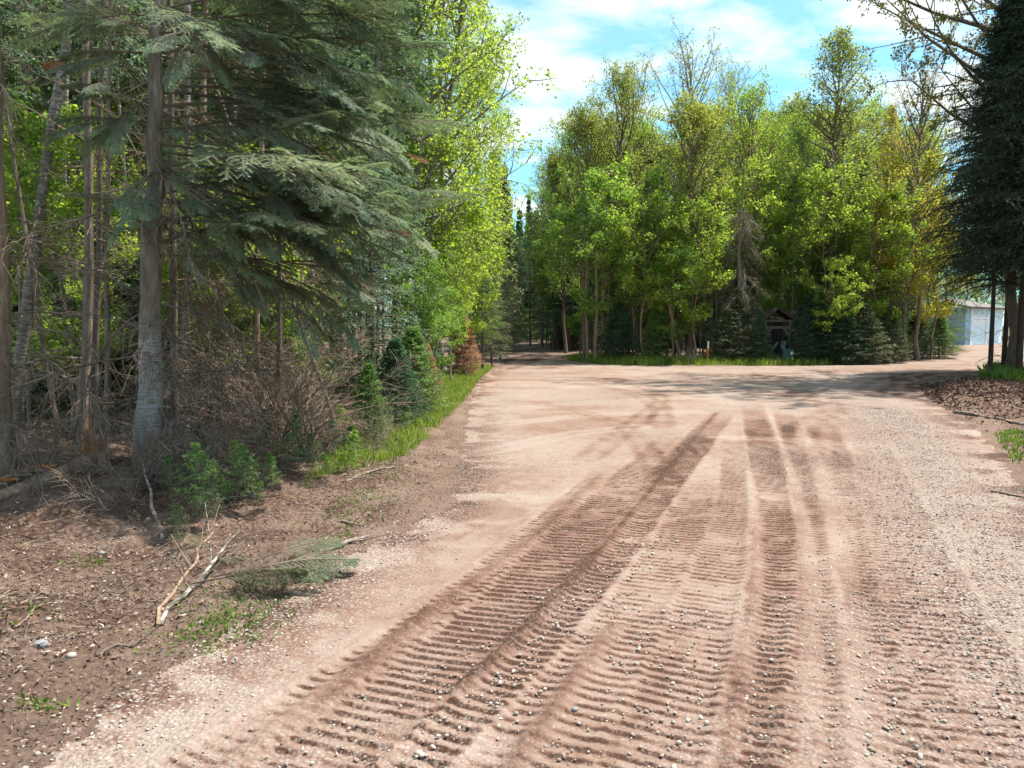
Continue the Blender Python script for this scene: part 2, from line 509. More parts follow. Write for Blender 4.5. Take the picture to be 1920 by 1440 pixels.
SWEEPS = [  # faint wheel arcs beyond, colour only; paler ones paint sun streaks across the road
    ([(1620, 740), (1660, 712), (1730, 700)], 0.45, 0.75), ([(1700, 745), (1690, 712), (1680, 700)], 0.3, 0.6),
    ([(1500, 740), (1480, 715), (1330, 697), (1100, 690)], 0.3, 0.3), ([(1240, 800), (1240, 760), (1180, 735), (1090, 720)], 0.25, 0.45),
    ([(1100, 860), (1210, 780), (1250, 745), (1190, 718), (1050, 705)], 0.22, 0.4), ([(1560, 770), (1530, 725), (1400, 700)], 0.3, 0.4),
    ([(1300, 705), (1500, 700), (1700, 693), (1800, 688)], 0.35, 0.35), ([(930, 690), (985, 672), (1030, 661)], 0.9, 0.8),
    ([(1000, 690), (1040, 670), (1040, 660)], 0.9, 0.6), ([(1000, 705), (1250, 712), (1480, 735), (1600, 790)], 0.25, 0.3),
    ([(900, 770), (1150, 752), (1400, 742), (1600, 752)], 0.3, -0.45), ([(900, 800), (1090, 780), (1300, 772)], 0.25, -0.35),
    ([(1350, 820), (1500, 825), (1640, 835)], 0.2, -0.6), ([(900, 722), (1200, 728), (1500, 720), (1720, 722)], 0.5, -0.4),
    ([(900, 850), (1060, 815), (1200, 800)], 0.25, -0.5), ([(1600, 745), (1760, 765), (1900, 840)], 0.25, -0.4),
    ([(1480, 900), (1500, 800), (1560, 770), (1640, 765)], 0.3, 0.4), ([(1600, 880), (1590, 800), (1500, 765), (1350, 760)], 0.25, 0.35), ([(1250, 900), (1180, 800), (1050, 760), (950, 750)], 0.2, 0.3), ([(1700, 860), (1620, 780), (1560, 730)], 0.3, 0.3),
]
def smooth_pts(pts, n=60):
    P = np.array([G(*p) for p in pts])
    t = np.linspace(0, len(P) - 1, n)
    k = np.arange(len(P))
    Q = np.stack([np.interp(t, k, P[:, 0]), np.interp(t, k, P[:, 1])], 1)
    for _ in range(40):
        Q[1:-1] = (Q[:-2] + 2 * Q[1:-1] + Q[2:]) / 4
    return Q
def height_base(x, y):
    x, y = np.asarray(x, float), np.asarray(y, float)
    s = sdist(x, y, ROAD)
    off = sstep(0.05, 1.6, -s)
    und = (fbm(x, y, 0.35, 3, 3) - 0.42)
    h = off * (0.05 + 0.34 * und)
    h = h + off * np.clip(-s - 2.5, 0, 9) * 0.02
    near = 1 - sstep(14, 22, y)
    h = h + near * sstep(0.0, 0.25, -s) * (fbm(x, y, 2.3, 11, 5) - 0.48) * 0.22
    # low bank of pushed-up soil on the right
    mx_, my_ = G(1850, 745)
    b = np.exp(-(((x - mx_) / 3.0) ** 2 + ((y - my_) / 3.2) ** 2))
    h = h + sstep(0, 0.8, -s) * b * (0.10 + 0.35 * (fbm(x, y, 1.1, 21, 4) - 0.35))
    h = h + sstep(0, 3, s) * 0.03 * (fbm(x, y, 0.25, 31, 2) - 0.5)
    return h, s
def H(x, y):
    return float(height_base(np.array([x]), np.array([y]))[0][0])

def build_ground():
    ys = [0.7]
    while ys[-1] < 110:
        y = ys[-1]
        st = max(0.0095, min(y * y / 1230, 0.024)) if y < 9.5 else min(y * y / 1230 * 1.05, 0.55)
        ys.append(y + st)
    ys = np.array(ys)
    uu = np.linspace(-1, 1, 620)
    U, Y = np.meshgrid(uu * 0.98, ys)
    X = U * (Y + 1.2)
    sh = X.shape
    x, y = X.ravel(), Y.ravel()
    h, s = height_base(x, y)
    nf = fbm(x, y, 3.1, 41, 3)
    nb = fbm(x, y, 0.7, 51, 3)
    n9 = fbm(x, y, 22, 61, 2)
    soil = 0.27 + 0.75 * (nb - 0.5) + 0.3 * (nf - 0.5)
    ridge = np.zeros_like(x)
    near = y < 26
    xi, yi = x[near], y[near]
    soi, rid = soil[near], ridge[near]
    hi = h[near]
    n1 = fbm(xi, yi, 5.0, 71, 2)
    far = 1 - sstep(8.0, 11.0, yi)
    cr_ = vn(xi * 26, yi * 60, 5)
    rh = np.zeros_like(xi)
    for k, (pts, hw, dep, red) in enumerate(BANDS):
        Q = smooth_pts(pts)
        d, sg, ss, tot = pline(xi, yi, Q)
        wob = hw * (1 + 0.25 * (n1 - 0.5))
        m = 1 - sstep(wob * 0.82, wob * 1.05, d)
        endf = sstep(0, 3.5 + (k % 3), tot - ss)
        ph = (ss + sg * 0.10 * math.sin(k * 2.1)) / 0.078 + (n1 - 0.5) * 0.10 + 0.5 * (vn(xi * 1.3 + k, yi * 1.3, 7) - .5)
        fr = ph - np.floor(ph)
        prof = np.where(fr < 0.22, np.sin(fr / 0.22 * PI / 2), 1 - ((fr - 0.22) / 0.78) ** 0.6 * 0.95) - 0.35   # steep near side, ramp away
        brk = sstep(0.20, 0.38, vn(xi * 4.5 + k * 9, yi * 12, 81 + k))
        amp = 0.0095 * dep * (0.25 + 0.75 * brk)
        rh = rh * (1 - m * endf) + m * endf * (prof * amp * far * (0.75 + .5 * cr_) - 0.006 * dep)
        edge = np.exp(-((d - hw * 1.08) / 0.03) ** 2) * endf
        rh = rh + edge * 0.010 * dep * (0.3 + 1.4 * n9[near])
        patch = 0.5 + 1.5 * (fbm(xi * 1.6 + 5 * k, yi * .8, 1.1, 91 + k, 3) - 0.35)
        soi = np.where(m * endf > 0.02, soi * (1 - 0.5 * m * endf) + red * patch * m * endf * 0.78, soi)
        rid = np.maximum(rid * (1 - m * endf), far * m * endf * dep * sstep(0.74, 1.0, 1 - np.abs(fr - 0.02) * 1.0 * (fr < 0.5) - np.abs(1 - fr) * (fr >= 0.5)) * (0.3 + 0.7 * brk) * (.6 + .7 * cr_) + (1 - far) * m * endf * dep * .28)  # dark line per ridge: damp groove soil plus ridge shade put into the colour
    hi = hi + rh
    for pts, hw, ht, tone in BERMS:
        Q = smooth_pts(pts)
        d, sg, ss, tot = pline(xi, yi, Q)
        m = np.exp(-(d / hw) ** 2)
        hi = hi + m * ht * (0.5 + n9[near])
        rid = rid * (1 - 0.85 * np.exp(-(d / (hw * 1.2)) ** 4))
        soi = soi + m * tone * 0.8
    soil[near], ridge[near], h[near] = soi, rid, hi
    for pts, hw, tone in SWEEPS:
        Q = smooth_pts(pts)
        d, sg, ss, tot = pline(x, y, Q)
        m = (1 - sstep(hw * 0.7, hw * 1.15, d)) * (0.55 + 0.9 * (nf - 0.3))
        gap = 1 - 0.6 * np.exp(-(d / (hw * 0.3)) ** 2)
        soil = soil + tone * m * gap * 0.85
    gr = sstep(0.45, 0.62, fbm(x, y, 0.55, 101, 2)) * 0.5
    gx = G(1800, 1000)
    d, sg, ss, tot = pline(x, y, smooth_pts([(2300, 1500), (1930, 1150), (1800, 960), (1700, 830), (1660, 760), (1500, 715)]))
    gr = np.maximum(gr, 1 - sstep(0.35, 1.1, d))
    d2, _, _, _ = pline(x, y, smooth_pts([(60, 1440), (430, 1180), (745, 1000), (880, 880), (900, 800), (940, 740)]))
    gr = np.maximum(gr, (1 - sstep(0.15, 0.9, d2)) * 0.8)
    soil = soil * (1 - 0.45 * np.clip(gr, 0, 1))
    h = h + (s > 0) * (n9 - 0.5) * (0.005 + 0.012 * np.clip(gr, 0, 1)) * (y < 12)
    # dirt verge colour where the road frays out
    soil = soil + 0.75 * np.exp(-(np.abs(s) / 0.45) ** 2) * sstep(.4, .6, nf)
    V = np.stack([x, y, h], 1).astype(np.float32)
    i, j = np.meshgrid(np.arange(sh[0] - 1), np.arange(sh[1] - 1), indexing='ij')
    a = i * sh[1] + j
    F = np.stack([a, a + 1, a + sh[1] + 1, a + sh[1]], -1).reshape(-1, 4)
    nf2 = fbm(x, y, 11, 43, 3)
    s_f = s[F].mean(1) + (nf[F].mean(1) - 0.5) * 0.25 + (nf2[F].mean(1) - 0.5) * 0.22
    for nm, sel in (('road', s_f > 0), ('forest_floor', s_f <= 0)):
        FF = F[sel]
        used, inv = np.unique(FF, return_inverse=True)
        g = Geo()
        g.add(V[used], inv.reshape(-1, 4))
        me = g.mesh(nm, [M_ROAD if nm == 'road' else M_FLOOR], smooth=True)
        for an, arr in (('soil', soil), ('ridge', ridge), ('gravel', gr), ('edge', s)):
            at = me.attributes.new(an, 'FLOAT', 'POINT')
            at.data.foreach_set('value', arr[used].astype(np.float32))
        tag(link(nm, me), kind='structure')

def road_mat():
    m, t, o = nodes('road_soil')
    tcn = N(t, 'ShaderNodeTexCoord')
    P = tcn.outputs['Object']
    A = lambda n: N(t, 'ShaderNodeAttribute', attribute_name=n).outputs['Fac']
    n1 = N(t, 'ShaderNodeTexNoise', {'Vector': P, 'Scale': 7.0, 'Detail': 8.0, 'Roughness': 0.65}).outputs[0]
    n2 = N(t, 'ShaderNodeTexNoise', {'Vector': P, 'Scale': 55.0, 'Detail': 5.0, 'Roughness': 0.7}).outputs[0]
    f = mth(t, 'ADD', A('soil'), mth(t, 'MULTIPLY', mth(t, 'SUBTRACT', n1, 0.5), 0.9))
    f = mth(t, 'ADD', f, mth(t, 'MULTIPLY', mth(t, 'SUBTRACT', n2, 0.5), 0.8))
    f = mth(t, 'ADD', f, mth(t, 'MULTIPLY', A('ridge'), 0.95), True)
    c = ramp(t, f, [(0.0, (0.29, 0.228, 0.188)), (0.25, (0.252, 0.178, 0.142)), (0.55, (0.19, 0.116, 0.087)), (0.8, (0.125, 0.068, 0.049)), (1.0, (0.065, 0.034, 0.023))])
    vo = N(t, 'ShaderNodeTexVoronoi', {'Vector': P, 'Scale': 48.0, 'Randomness': 1.0})
    vo2 = N(t, 'ShaderNodeTexVoronoi', {'Vector': P, 'Scale': 95.0, 'Randomness': 1.0})
    st = ramp(t, N(t, 'ShaderNodeSeparateColor', {0: vo.outputs['Color']}).outputs[0],
              [(0.0, (0.10, 0.075, 0.065)), (0.3, (0.21, 0.16, 0.135)), (0.6, (0.29, 0.24, 0.205)), (1.0, (0.44, 0.39, 0.34))])
    stm = mth(t, 'MULTIPLY', ramp(t, vo.outputs['Distance'], [(0.35, (1, 1, 1)), (0.6, (0, 0, 0))]),
              mth(t, 'ADD', mth(t, 'MULTIPLY', A('gravel'), 0.8), 0.0), True)
    sel = mth(t, 'LESS_THAN', N(t, 'ShaderNodeSeparateColor', {0: vo2.outputs['Color']}).outputs[1], 0.12)
    c = mixrgb(t, stm, c, st)
    c = mixrgb(t, mth(t, 'MULTIPLY', sel, 0.3), c, ramp(t, N(t, 'ShaderNodeSeparateColor', {0: vo2.outputs['Color']}).outputs[0], [(0, (0.14, 0.085, 0.065)), (1, (0.44, 0.38, 0.32))]))
    hgt = mth(t, 'ADD', mth(t, 'MULTIPLY', n2, 0.8), mth(t, 'ADD', mth(t, 'MULTIPLY', n1, 0.6), mth(t, 'MULTIPLY', mth(t, 'MULTIPLY', mth(t, 'SUBTRACT', 0.6, vo.outputs['Distance']), A('gravel')), 1.6)))
    bp = N(t, 'ShaderNodeBump', {'Height': hgt, 'Strength': 0.9, 'Distance': 0.012})
    p = N(t, 'ShaderNodeBsdfPrincipled', {'Base Color': c, 'Roughness': 0.95, 'Normal': bp.outputs[0]})
    p.inputs['Specular IOR Level'].default_value = 0.1
    t.links.new(p.outputs[0], o.inputs[0])
    return m
def floor_mat():
    m, t, o = nodes('forest_litter_soil')
    tcn = N(t, 'ShaderNodeTexCoord')
    P = tcn.outputs['Object']
    A = lambda n: N(t, 'ShaderNodeAttribute', attribute_name=n).outputs['Fac']
    n1 = N(t, 'ShaderNodeTexNoise', {'Vector': P, 'Scale': 1.4, 'Detail': 6.0, 'Roughness': 0.6}).outputs[0]
    n2 = N(t, 'ShaderNodeTexNoise', {'Vector': P, 'Scale': 26.0, 'Detail': 8.0, 'Roughness': 0.75}).outputs[0]
    vo = N(t, 'ShaderNodeTexVoronoi', {'Vector': P, 'Scale': 34.0})
    f = mth(t, 'ADD', mth(t, 'MULTIPLY', n1, 0.55), mth(t, 'MULTIPLY', n2, 0.5))
    c = ramp(t, f, [(0.38, (0.045, 0.025, 0.019)), (0.49, (0.13, 0.078, 0.058)), (0.57, (0.23, 0.155, 0.118)), (0.68, (0.31, 0.24, 0.195))])
    c = mixrgb(t, mth(t, 'MULTIPLY', mth(t, 'GREATER_THAN', N(t, 'ShaderNodeSeparateColor', {0: vo.outputs['Color']}).outputs[0], 0.8), 0.5), c, (0.30, 0.20, 0.14))
    e = N(t, 'ShaderNodeMapRange', {0: A('edge'), 1: -0.75, 2: 0.0, 3: 0.0, 4: 0.75})
    c = mixrgb(t, mth(t, 'MULTIPLY', e.outputs[0], mth(t, 'ADD', n2, 0.25)), c, (0.27, 0.185, 0.14))
    bp = N(t, 'ShaderNodeBump', {'Height': mth(t, 'ADD', n2, mth(t, 'MULTIPLY', vo.outputs['Distance'], 0.5)), 'Strength': 1.0, 'Distance': 0.05})
    p = N(t, 'ShaderNodeBsdfPrincipled', {'Base Color': c, 'Roughness': 0.95, 'Normal': bp.outputs[0]})
    p.inputs['Specular IOR Level'].default_value = 0.1
    t.links.new(p.outputs[0], o.inputs[0])
    return m
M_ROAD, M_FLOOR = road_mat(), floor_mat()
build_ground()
g = Geo()
g.add([(-900, -200, -0.35), (900, -200, -0.35), (900, 1500, -0.35), (-900, 1500, -0.35)], [[0, 1, 2, 3]])
me = g.mesh('ground', [plain('far_ground', (0.10, 0.085, 0.05), 0.95, 0.4, 0.3, spec=0.1)])
tag(link('ground', me), kind='structure')

# ------------------------------------------------------------------ growth helpers
def unit(v):
    return v / (np.linalg.norm(v, axis=-1, keepdims=True) + 1e-9)
def grow(P, D, L, n, bend=(0, 0, 0), jit=0.15, r=rng):
    """polylines from P along D, length L, bending; returns (N, n+1, 3)"""
    P, D = np.asarray(P, float), unit(np.asarray(D, float))
    L = np.broadcast_to(L, (len(P),))[:, None]
    out_ = [P]
    bend = np.array(bend, float)
    for i in range(n):
        D = unit(D + bend / n + jit * (r.random(D.shape) - 0.5))
        P = P + D * L / n
        out_.append(P)
    return np.stack(out_, 1)
def sample(PL, T):
    """points and directions on polylines PL (N,q,3) at T (N,m) in 0..1 -> (N*m,3)"""
    n, q = PL.shape[:2]
    f = np.clip(T, 0, 0.9999) * (q - 1)
    i = f.astype(int)
    a = np.arange(n)[:, None]
    p0, p1 = PL[a, i], PL[a, i + 1]
    w = (f - i)[..., None]
    return (p0 * (1 - w) + p1 * w).reshape(-1, 3), unit(p1 - p0).reshape(-1, 3)
def rand_perp(D, r):
    v = r.normal(size=D.shape)
    v -= D * (v * D).sum(1, keepdims=True)
    return unit(v)

def trunk_path(h, n, wob, lean, r):
    z = np.linspace(0, 1, n)
    x = np.cumsum(r.normal(size=n)) * wob * h / n
    y = np.cumsum(r.normal(size=n)) * wob * h / n
    x -= x[0]
    y -= y[0]
    return np.stack([x + lean[0] * z ** 1.3 * h, y + lean[1] * z ** 1.3 * h, z * h], 1)

def broadleaf(seed, h, r0, cb, width, prof, nl=34, el=45, leaf=(0.11, 0.07), per=9, nsub=6, ntw=3, tp=0.9, wob=0.12, lean=(0, 0), droop=0.0, spread=0.16, twig_sh=1.0, flat=0.0, dead=0.0, fork=False):
    r = np.random.default_rng(seed)
    gt, gc = Geo(), Geo()
    n = 14
    TP = trunk_path(h, n, wob, lean, r)
    rad = r0 * np.clip((1 - np.linspace(0, 1, n)) ** 0.85, 0.02, 1) + 0.006
    rad[0] *= 1.35
    TP0 = TP.copy(); TP0[0, 2] -= 0.25
    gt.tube(TP0, rad, 9, lump=0.15, seed=seed)
    t = np.sort(cb + (0.985 - cb) * r.random(nl) ** tp)
    PL = TP[None].repeat(nl, 0)
    P, _ = sample(PL, t[:, None])
    az = np.arange(nl) * 2.4 + r.random(nl) * 0.9
    e = np.radians(el + 18 * (r.random(nl) - 0.5) + 22 * (t - 0.5))
    D = np.stack([np.cos(az) * np.cos(e), np.sin(az) * np.cos(e), np.sin(e)], 1)
    tt = (t - cb) / (1 - cb)
    L = width * np.interp(tt, *prof) * (0.75 + 0.5 * r.random(nl)) / np.maximum(np.cos(e), 0.45)
    LB = grow(P, D, L, 6, (0, 0, 0.35 - droop), 0.22, r)
    lr = np.minimum(r0 * 0.45, 0.008 + 0.016 * L)
    gt.poly(LB, lr, 0.004, 4)
    T = np.clip(0.22 + 0.78 * (np.arange(nsub) + r.random((nl, nsub))) / nsub, 0, 1)
    P2, D2 = sample(LB, T)
    L2 = np.repeat(L, nsub) * (0.42 - 0.24 * T.ravel()) * (0.7 + 0.6 * r.random(nl * nsub)) + 0.12
    s_ = rand_perp(D2, r)
    if flat:
        s_[:, 2] *= (1 - flat)
    D2b = unit(D2 * 0.75 + unit(s_) * 0.8)
    SB = grow(P2, D2b, L2, 4, (0, 0, 0.15 - droop), 0.3, r)
    gt.poly(SB, 0.3 * np.repeat(lr, nsub) + 0.002, 0.002, 3)
    T = np.clip(0.15 + 0.85 * r.random((len(SB), ntw)), 0, 1)
    P3, D3 = sample(SB, T)
    s_ = rand_perp(D3, r)
    if flat:
        s_[:, 2] *= (1 - flat)
    L3 = (0.12 + 0.28 * r.random(len(P3))) * twig_sh * (0.6 + 0.4 * np.repeat(L2, ntw))
    TW = grow(P3, unit(D3 * 0.7 + unit(s_) * 0.75), L3, 2, (0, 0, -droop), 0.3, r)
    gt.poly(TW, 0.0035, 0.0015, 3)
    T = 0.1 + 0.9 * r.random((len(TW), per))
    C, D4 = sample(TW, T)
    keep = r.random(len(C)) > dead
    C, D4 = C[keep], D4[keep]
    C = C + r.normal(size=C.shape) * spread * 0.35
    k = len(C)
    Dl = unit(D4 * 0.5 + r.normal(size=C.shape) * 0.6 + np.array([0, 0, -0.25]))
    Nn = unit(r.normal(size=C.shape) * 0.7 + np.array([0, 0, 1.0]))
    sz = 0.65 + 0.7 * r.random(k)
    gc.leaves(C, Dl, Nn, leaf[0] * sz, leaf[1] * sz, fold=0.12)
    return gt.mesh('trunk', [B_GREY], True), gc.mesh('crown', [M_MID])

def conifer(seed, h, r0, cb, width, nwh=30, per_wh=5, prof=((0, .15, 1), (.75, 1, .03)), twig=13, tuft=10, droop=0.25, nl=0.11, nw=0.042, updir=0.05, dead_low=0, irregular=0.25):
    r = np.random.default_rng(seed)
    gt, gc = Geo(), Geo()
    TP = trunk_path(h, 12, 0.02, (0, 0), r)
    TPb = TP.copy(); TPb[0, 2] -= 0.25
    rad = r0 * (1 - np.linspace(0, 1, 12)) ** 0.9 + 0.005
    gt.tube(TPb, rad, 8, lump=0.1, seed=seed)
    nb = nwh * per_wh
    t = np.repeat(np.linspace(0, 1, nwh) ** 0.92, per_wh) + r.normal(size=nb) * 0.011
    t = np.clip(cb + (0.985 - cb) * t, cb, 0.985)
    tt = (t - cb) / (1 - cb)
    P, _ = sample(TP[None].repeat(nb, 0), t[:, None])
    az = np.arange(nb) * 2 * PI / per_wh + np.repeat(r.random(nwh) * 6, per_wh) + r.normal(size=nb) * 0.25
    L = width * np.interp(tt, *prof) * (1 - irregular / 2 + irregular * r.random(nb)) + 0.06
    up = updir + 0.55 * tt ** 2 + 0.12 * r.normal(size=nb)
    D = np.stack([np.cos(az), np.sin(az), up], 1)
    BL = grow(P, D, L, 5, (0, 0, -droop), 0.10, r)
    gt.poly(BL, 0.006 + 0.011 * L, 0.003, 3)
    T = np.clip(0.12 + 0.88 * (np.arange(twig) + 0.5 * r.random((nb, twig))) / twig, 0, 1)
    P2, D2 = sample(BL, T)
    side = np.cross(D2, np.array([0, 0, 1.0]))
    sg = np.where(np.arange(len(P2)) % 2 == 0, 1, -1)[:, None]
    L2 = np.repeat(L, twig) * (0.46 * (1 - T.ravel()) + 0.10) * (0.75 + 0.5 * r.random(len(P2))) + 0.05
    D2b = unit(D2 * 0.75 + side * sg * 0.8 + np.array([0, 0, -0.12 * droop * 4]) + 0.28 * r.normal(size=D2.shape))
    TW = grow(P2, D2b, L2, 2, (0, 0, -droop * 0.8), 0.15, r)
    gt.poly(TW, 0.004, 0.002, 3)
    nt_ = tuft
    T = (np.arange(nt_) + r.random((len(TW), nt_))) / nt_
    C, D3 = sample(TW, T)
    lat = np.cross(D3, np.array([0, 0, 1.0]))
    sg = r.choice([-1, 1], len(C))[:, None]
    Dn = unit(D3 * 0.6 + lat * sg * r.random((len(C), 1)) * 0.9 + 0.38 * r.normal(size=C.shape) + np.array([0, 0, -0.1]))
    Nn = unit(np.array([0, 0, 1.0]) + 0.9 * r.normal(size=C.shape))
    sz = 0.6 + 0.7 * r.random(len(C))
    gc.leaves(C, Dn, Nn, nl * sz, nw * sz, fold=0.2)
    # top leader
    m = 14
    C = np.stack([np.zeros(m), np.zeros(m), np.linspace(-0.5, 0.0, m)], 1) + TP[-1]
    gc.leaves(C, unit(r.normal(size=C.shape) + np.array([0, 0, 1.5])), unit(r.normal(size=C.shape)), nl, nw)
    if dead_low:
        k = dead_low
        t = r.random(k) * cb * 0.95 + 0.02
        P, _ = sample(TP[None].repeat(k, 0), t[:, None])
        az = r.random(k) * 6.28
        D = np.stack([np.cos(az), np.sin(az), -0.1 + 0.3 * r.random(k)], 1)
        DL = grow(P, D, 0.4 + 1.1 * r.random(k), 4, (0, 0, -0.4), 0.25, r)
        gt.poly(DL, 0.009, 0.003, 3)
        P2, D2 = sample(DL, 0.3 + 0.7 * r.random((k, 4)))
        DT = grow(P2, unit(D2 + 0.8 * rand_perp(D2, r)), 0.15 + 0.3 * r.random(len(P2)), 2, (0, 0, -0.2), 0.3, r)
        gt.poly(DT, 0.004, 0.0015, 3)
    return gt.mesh('trunk', [B_DARK], True), gc.mesh('crown', [M_FIR])

def bough(seed, L=1.0, fanw=0.0,  axis_r=0.012, n1=34, n2=6, nn=24, droop=0.35, needle=0.022, nwid=0.0028, fan=0.42, bare=0.25):
    """a flat fir bough one metre long along +X with side twigs, twiglets and single needles; returns wood, needles"""
    r = np.random.default_rng(seed)
    gw, gn = Geo(), Geo()
    AX = grow(np.zeros((1, 3)), np.array([[1, 0, 0.12]]), L, 10, (0, 0, -droop), 0.09, r)
    gw.poly(AX, axis_r, 0.003, 5)
    T = (bare + (1 - bare) * (np.arange(n1) + 0.4 * r.random(n1)) / n1)[None]
    P, D = sample(AX, T)
    side = unit(np.cross(D, np.array([0, 0, 1.0])))
    sg = np.where(np.arange(n1) % 2 == 0, 1, -1)[:, None]
    tl = T.ravel()
    L1 = L * fan * (1 - ((tl - bare) / (1 - bare)) * 0.8) * (0.6 + 0.55 * r.random(n1)) * sstep(bare - 0.25, bare + 0.2, tl)
    D1 = unit(D * 0.85 + side * sg * 0.75 + np.array([0, 0, -0.1]) + (0.08 + fanw) * r.normal(size=D.shape))
    T1 = grow(P, D1, L1, 5, (0, 0, -droop * 0.9), 0.12, r)
    gw.poly(T1, 0.0045, 0.0015, 3)
    tt = (0.18 + 0.82 * (np.arange(n2) + 0.5 * r.random((n1, n2))) / n2)
    P2, D2 = sample(T1, tt)
    side = unit(np.cross(D2, np.array([0, 0, 1.0])))
    sg = np.where(np.arange(len(P2)) % 2 == 0, 1, -1)[:, None]
    L2 = np.repeat(L1, n2) * 0.42 * (1.1 - tt.ravel()) * (0.6 + 0.7 * r.random(len(P2))) + 0.025
    T2 = grow(P2, unit(D2 * 0.8 + side * sg * 0.75 + 0.1 * r.normal(size=D2.shape)), L2, 2, (0, 0, -droop * 0.6), 0.12, r)
    gw.poly(T2, 0.002, 0.001, 3)
    def nd(PL, k, r):
        Tn = (np.arange(k) + 0.6 * r.random((len(PL), k))) / k
        C, Dn = sample(PL, Tn)
        s_ = unit(np.cross(Dn, np.array([0, 0, 1.0])))
        sg = np.where(np.arange(len(C)) % 2 == 0, 1, -1)[:, None]
        dd = unit(Dn * 0.75 + s_ * sg * (0.75 + 0.3 * r.random((len(C), 1))) + np.array([0, 0, 0.28]) + 0.16 * r.normal(size=C.shape))
        gn.needles(C, dd, unit(Dn), needle * (0.75 + 0.5 * r.random(len(C))), nwid)
    nd(T2, nn // 2 if L < 1.5 else nn, r)
    nd(T1, int(nn * 1.7 * max(1, L * .9)), r)
    nd(AX[:, 3:], int(120 * L), r)
    return gw.mesh('bough', [B_DEAD], False), gn.mesh('needles', [M_FIR])

def dead_bough(seed, L=1.0, n1=11, n2=3, droop=0.5, r0=0.0065, jit=0.28):
    r = np.random.default_rng(seed)
    gw = Geo()
    AX = grow(np.zeros((1, 3)), np.array([[1, 0, 0.15]]), L, 9, (0, 0, -droop), jit, r)
    gw.poly(AX, r0, 0.002, 4)
    T = (0.12 + 0.88 * r.random(n1))[None]
    P, D = sample(AX, T)
    T1 = grow(P, unit(D * 0.8 + 0.7 * rand_perp(D, r)), L * (0.15 + 0.4 * r.random(n1)) * (1.15 - T.ravel()), 4, (0, 0, -droop * 0.5), 0.35, r)
    gw.poly(T1, 0.003, 0.0012, 3)
    P, D = sample(T1, r.random((n1, n2)))
    T2 = grow(P, unit(D * 0.8 + 0.7 * rand_perp(D, r)), L * (0.05 + 0.16 * r.random(n1 * n2)), 2, (0, 0, -0.2), 0.4, r)
    gw.poly(T2, 0.0019, 0.0009, 3)
    return gw.mesh('dead_branch', [B_DEAD])

# ------------------------------------------------------------------ prototypes
OVAL = ((0, .25, .55, .85, 1), (.55, 1, .95, .55, .12))
CONE = ((0, .15, .45, .75, 1), (.7, 1, .7, .36, .05))
UMB = ((0, .3, .7, 1), (.35, .8, 1, .5))
PR = {}
PR['oak'] = [broadleaf(11 + i, 13, 0.12, (0.22, 0.3, 0.16)[i], (2.3, 1.9, 2.6)[i], OVAL, nl=48, el=50, leaf=(0.10, 0.07), per=11, nsub=6, ntw=4, spread=0.35) for i in range(3)]
PR['poplar'] = [broadleaf(31 + i, 15, 0.14, 0.2, 3.2, CONE, nl=120, tp=1.1, el=32, leaf=(0.10, 0.07), per=5, nsub=7, ntw=3, spread=0.3, wob=0.03) for i in range(2)]
PR['sparse'] = [broadleaf(41 + i, 14, 0.10, 0.35, 2.2, OVAL, nl=30, el=52, leaf=(0.09, 0.06), per=3, nsub=6, ntw=4, spread=0.2) for i in range(2)]
PR['young'] = [broadleaf(51 + i, 5.0, 0.04, 0.18, 1.5, UMB, nl=22, el=25, leaf=(0.085, 0.062), per=12, nsub=7, ntw=4, spread=0.16, flat=0.75, wob=0.16, droop=0.1) for i in range(3)]
PR['tallbirch'] = [broadleaf(61 + i, 14, 0.09, 0.10, 1.9, ((0, .2, .6, 1), (.55, 1, .9, .35)), nl=60, el=32, leaf=(0.075, 0.05), per=11, nsub=7, ntw=4, spread=0.22, twig_sh=1.2, droop=0.12) for i in range(2)]
PR['fir'] = [conifer(71 + i, 12, 0.13, (0.10, 0.22, 0.05)[i], (2.1, 1.8, 2.4)[i], nwh=36, per_wh=5, dead_low=10) for i in range(3)]
PR['smallfir'] = [conifer(81 + i, 3.0, 0.035, 0.03, 1.05, nwh=22, per_wh=7, twig=13, tuft=9, droop=0.12, nl=0.08, nw=0.026, updir=0.15) for i in range(3)]
PR['pole'] = [conifer(91 + i, 12, 0.07, 0.55, 1.3, nwh=16, per_wh=5, twig=9, tuft=7, dead_low=(34, 22, 44)[i]) for i in range(3)]
PR['wisp'] = [conifer(141 + i, 3.0, 0.03, 0.25, 0.95, nwh=7, per_wh=4, twig=8, tuft=7, droop=.1, nl=.15, nw=.045, updir=.3, irregular=.9) for i in range(3)]
PR['spire'] = [conifer(96, 15, 0.12, 0.06, 1.5, nwh=60, per_wh=6, twig=8, tuft=7, droop=0.5, nl=0.2, nw=0.09, irregular=.6)]
BOUGH = [bough(101 + i, bare=(0.28, 0.18, 0.35, 0.22)[i], droop=(0.35, 0.5, 0.25, 0.6)[i]) for i in range(4)]
LBOUGH = [bough(131 + i, L=2.4, axis_r=.016, n1=46, n2=9, nn=24, droop=(0.35, .6, .2)[i], bare=(.2, .3, .15)[i], fan=.34, fanw=.16) for i in range(3)]
DEADB = [dead_bough(111 + i, n1=(18, 13, 20, 11, 16)[i], droop=(0.5, 0.9, 0.3, 0.7, 1.1)[i]) for i in range(5)]

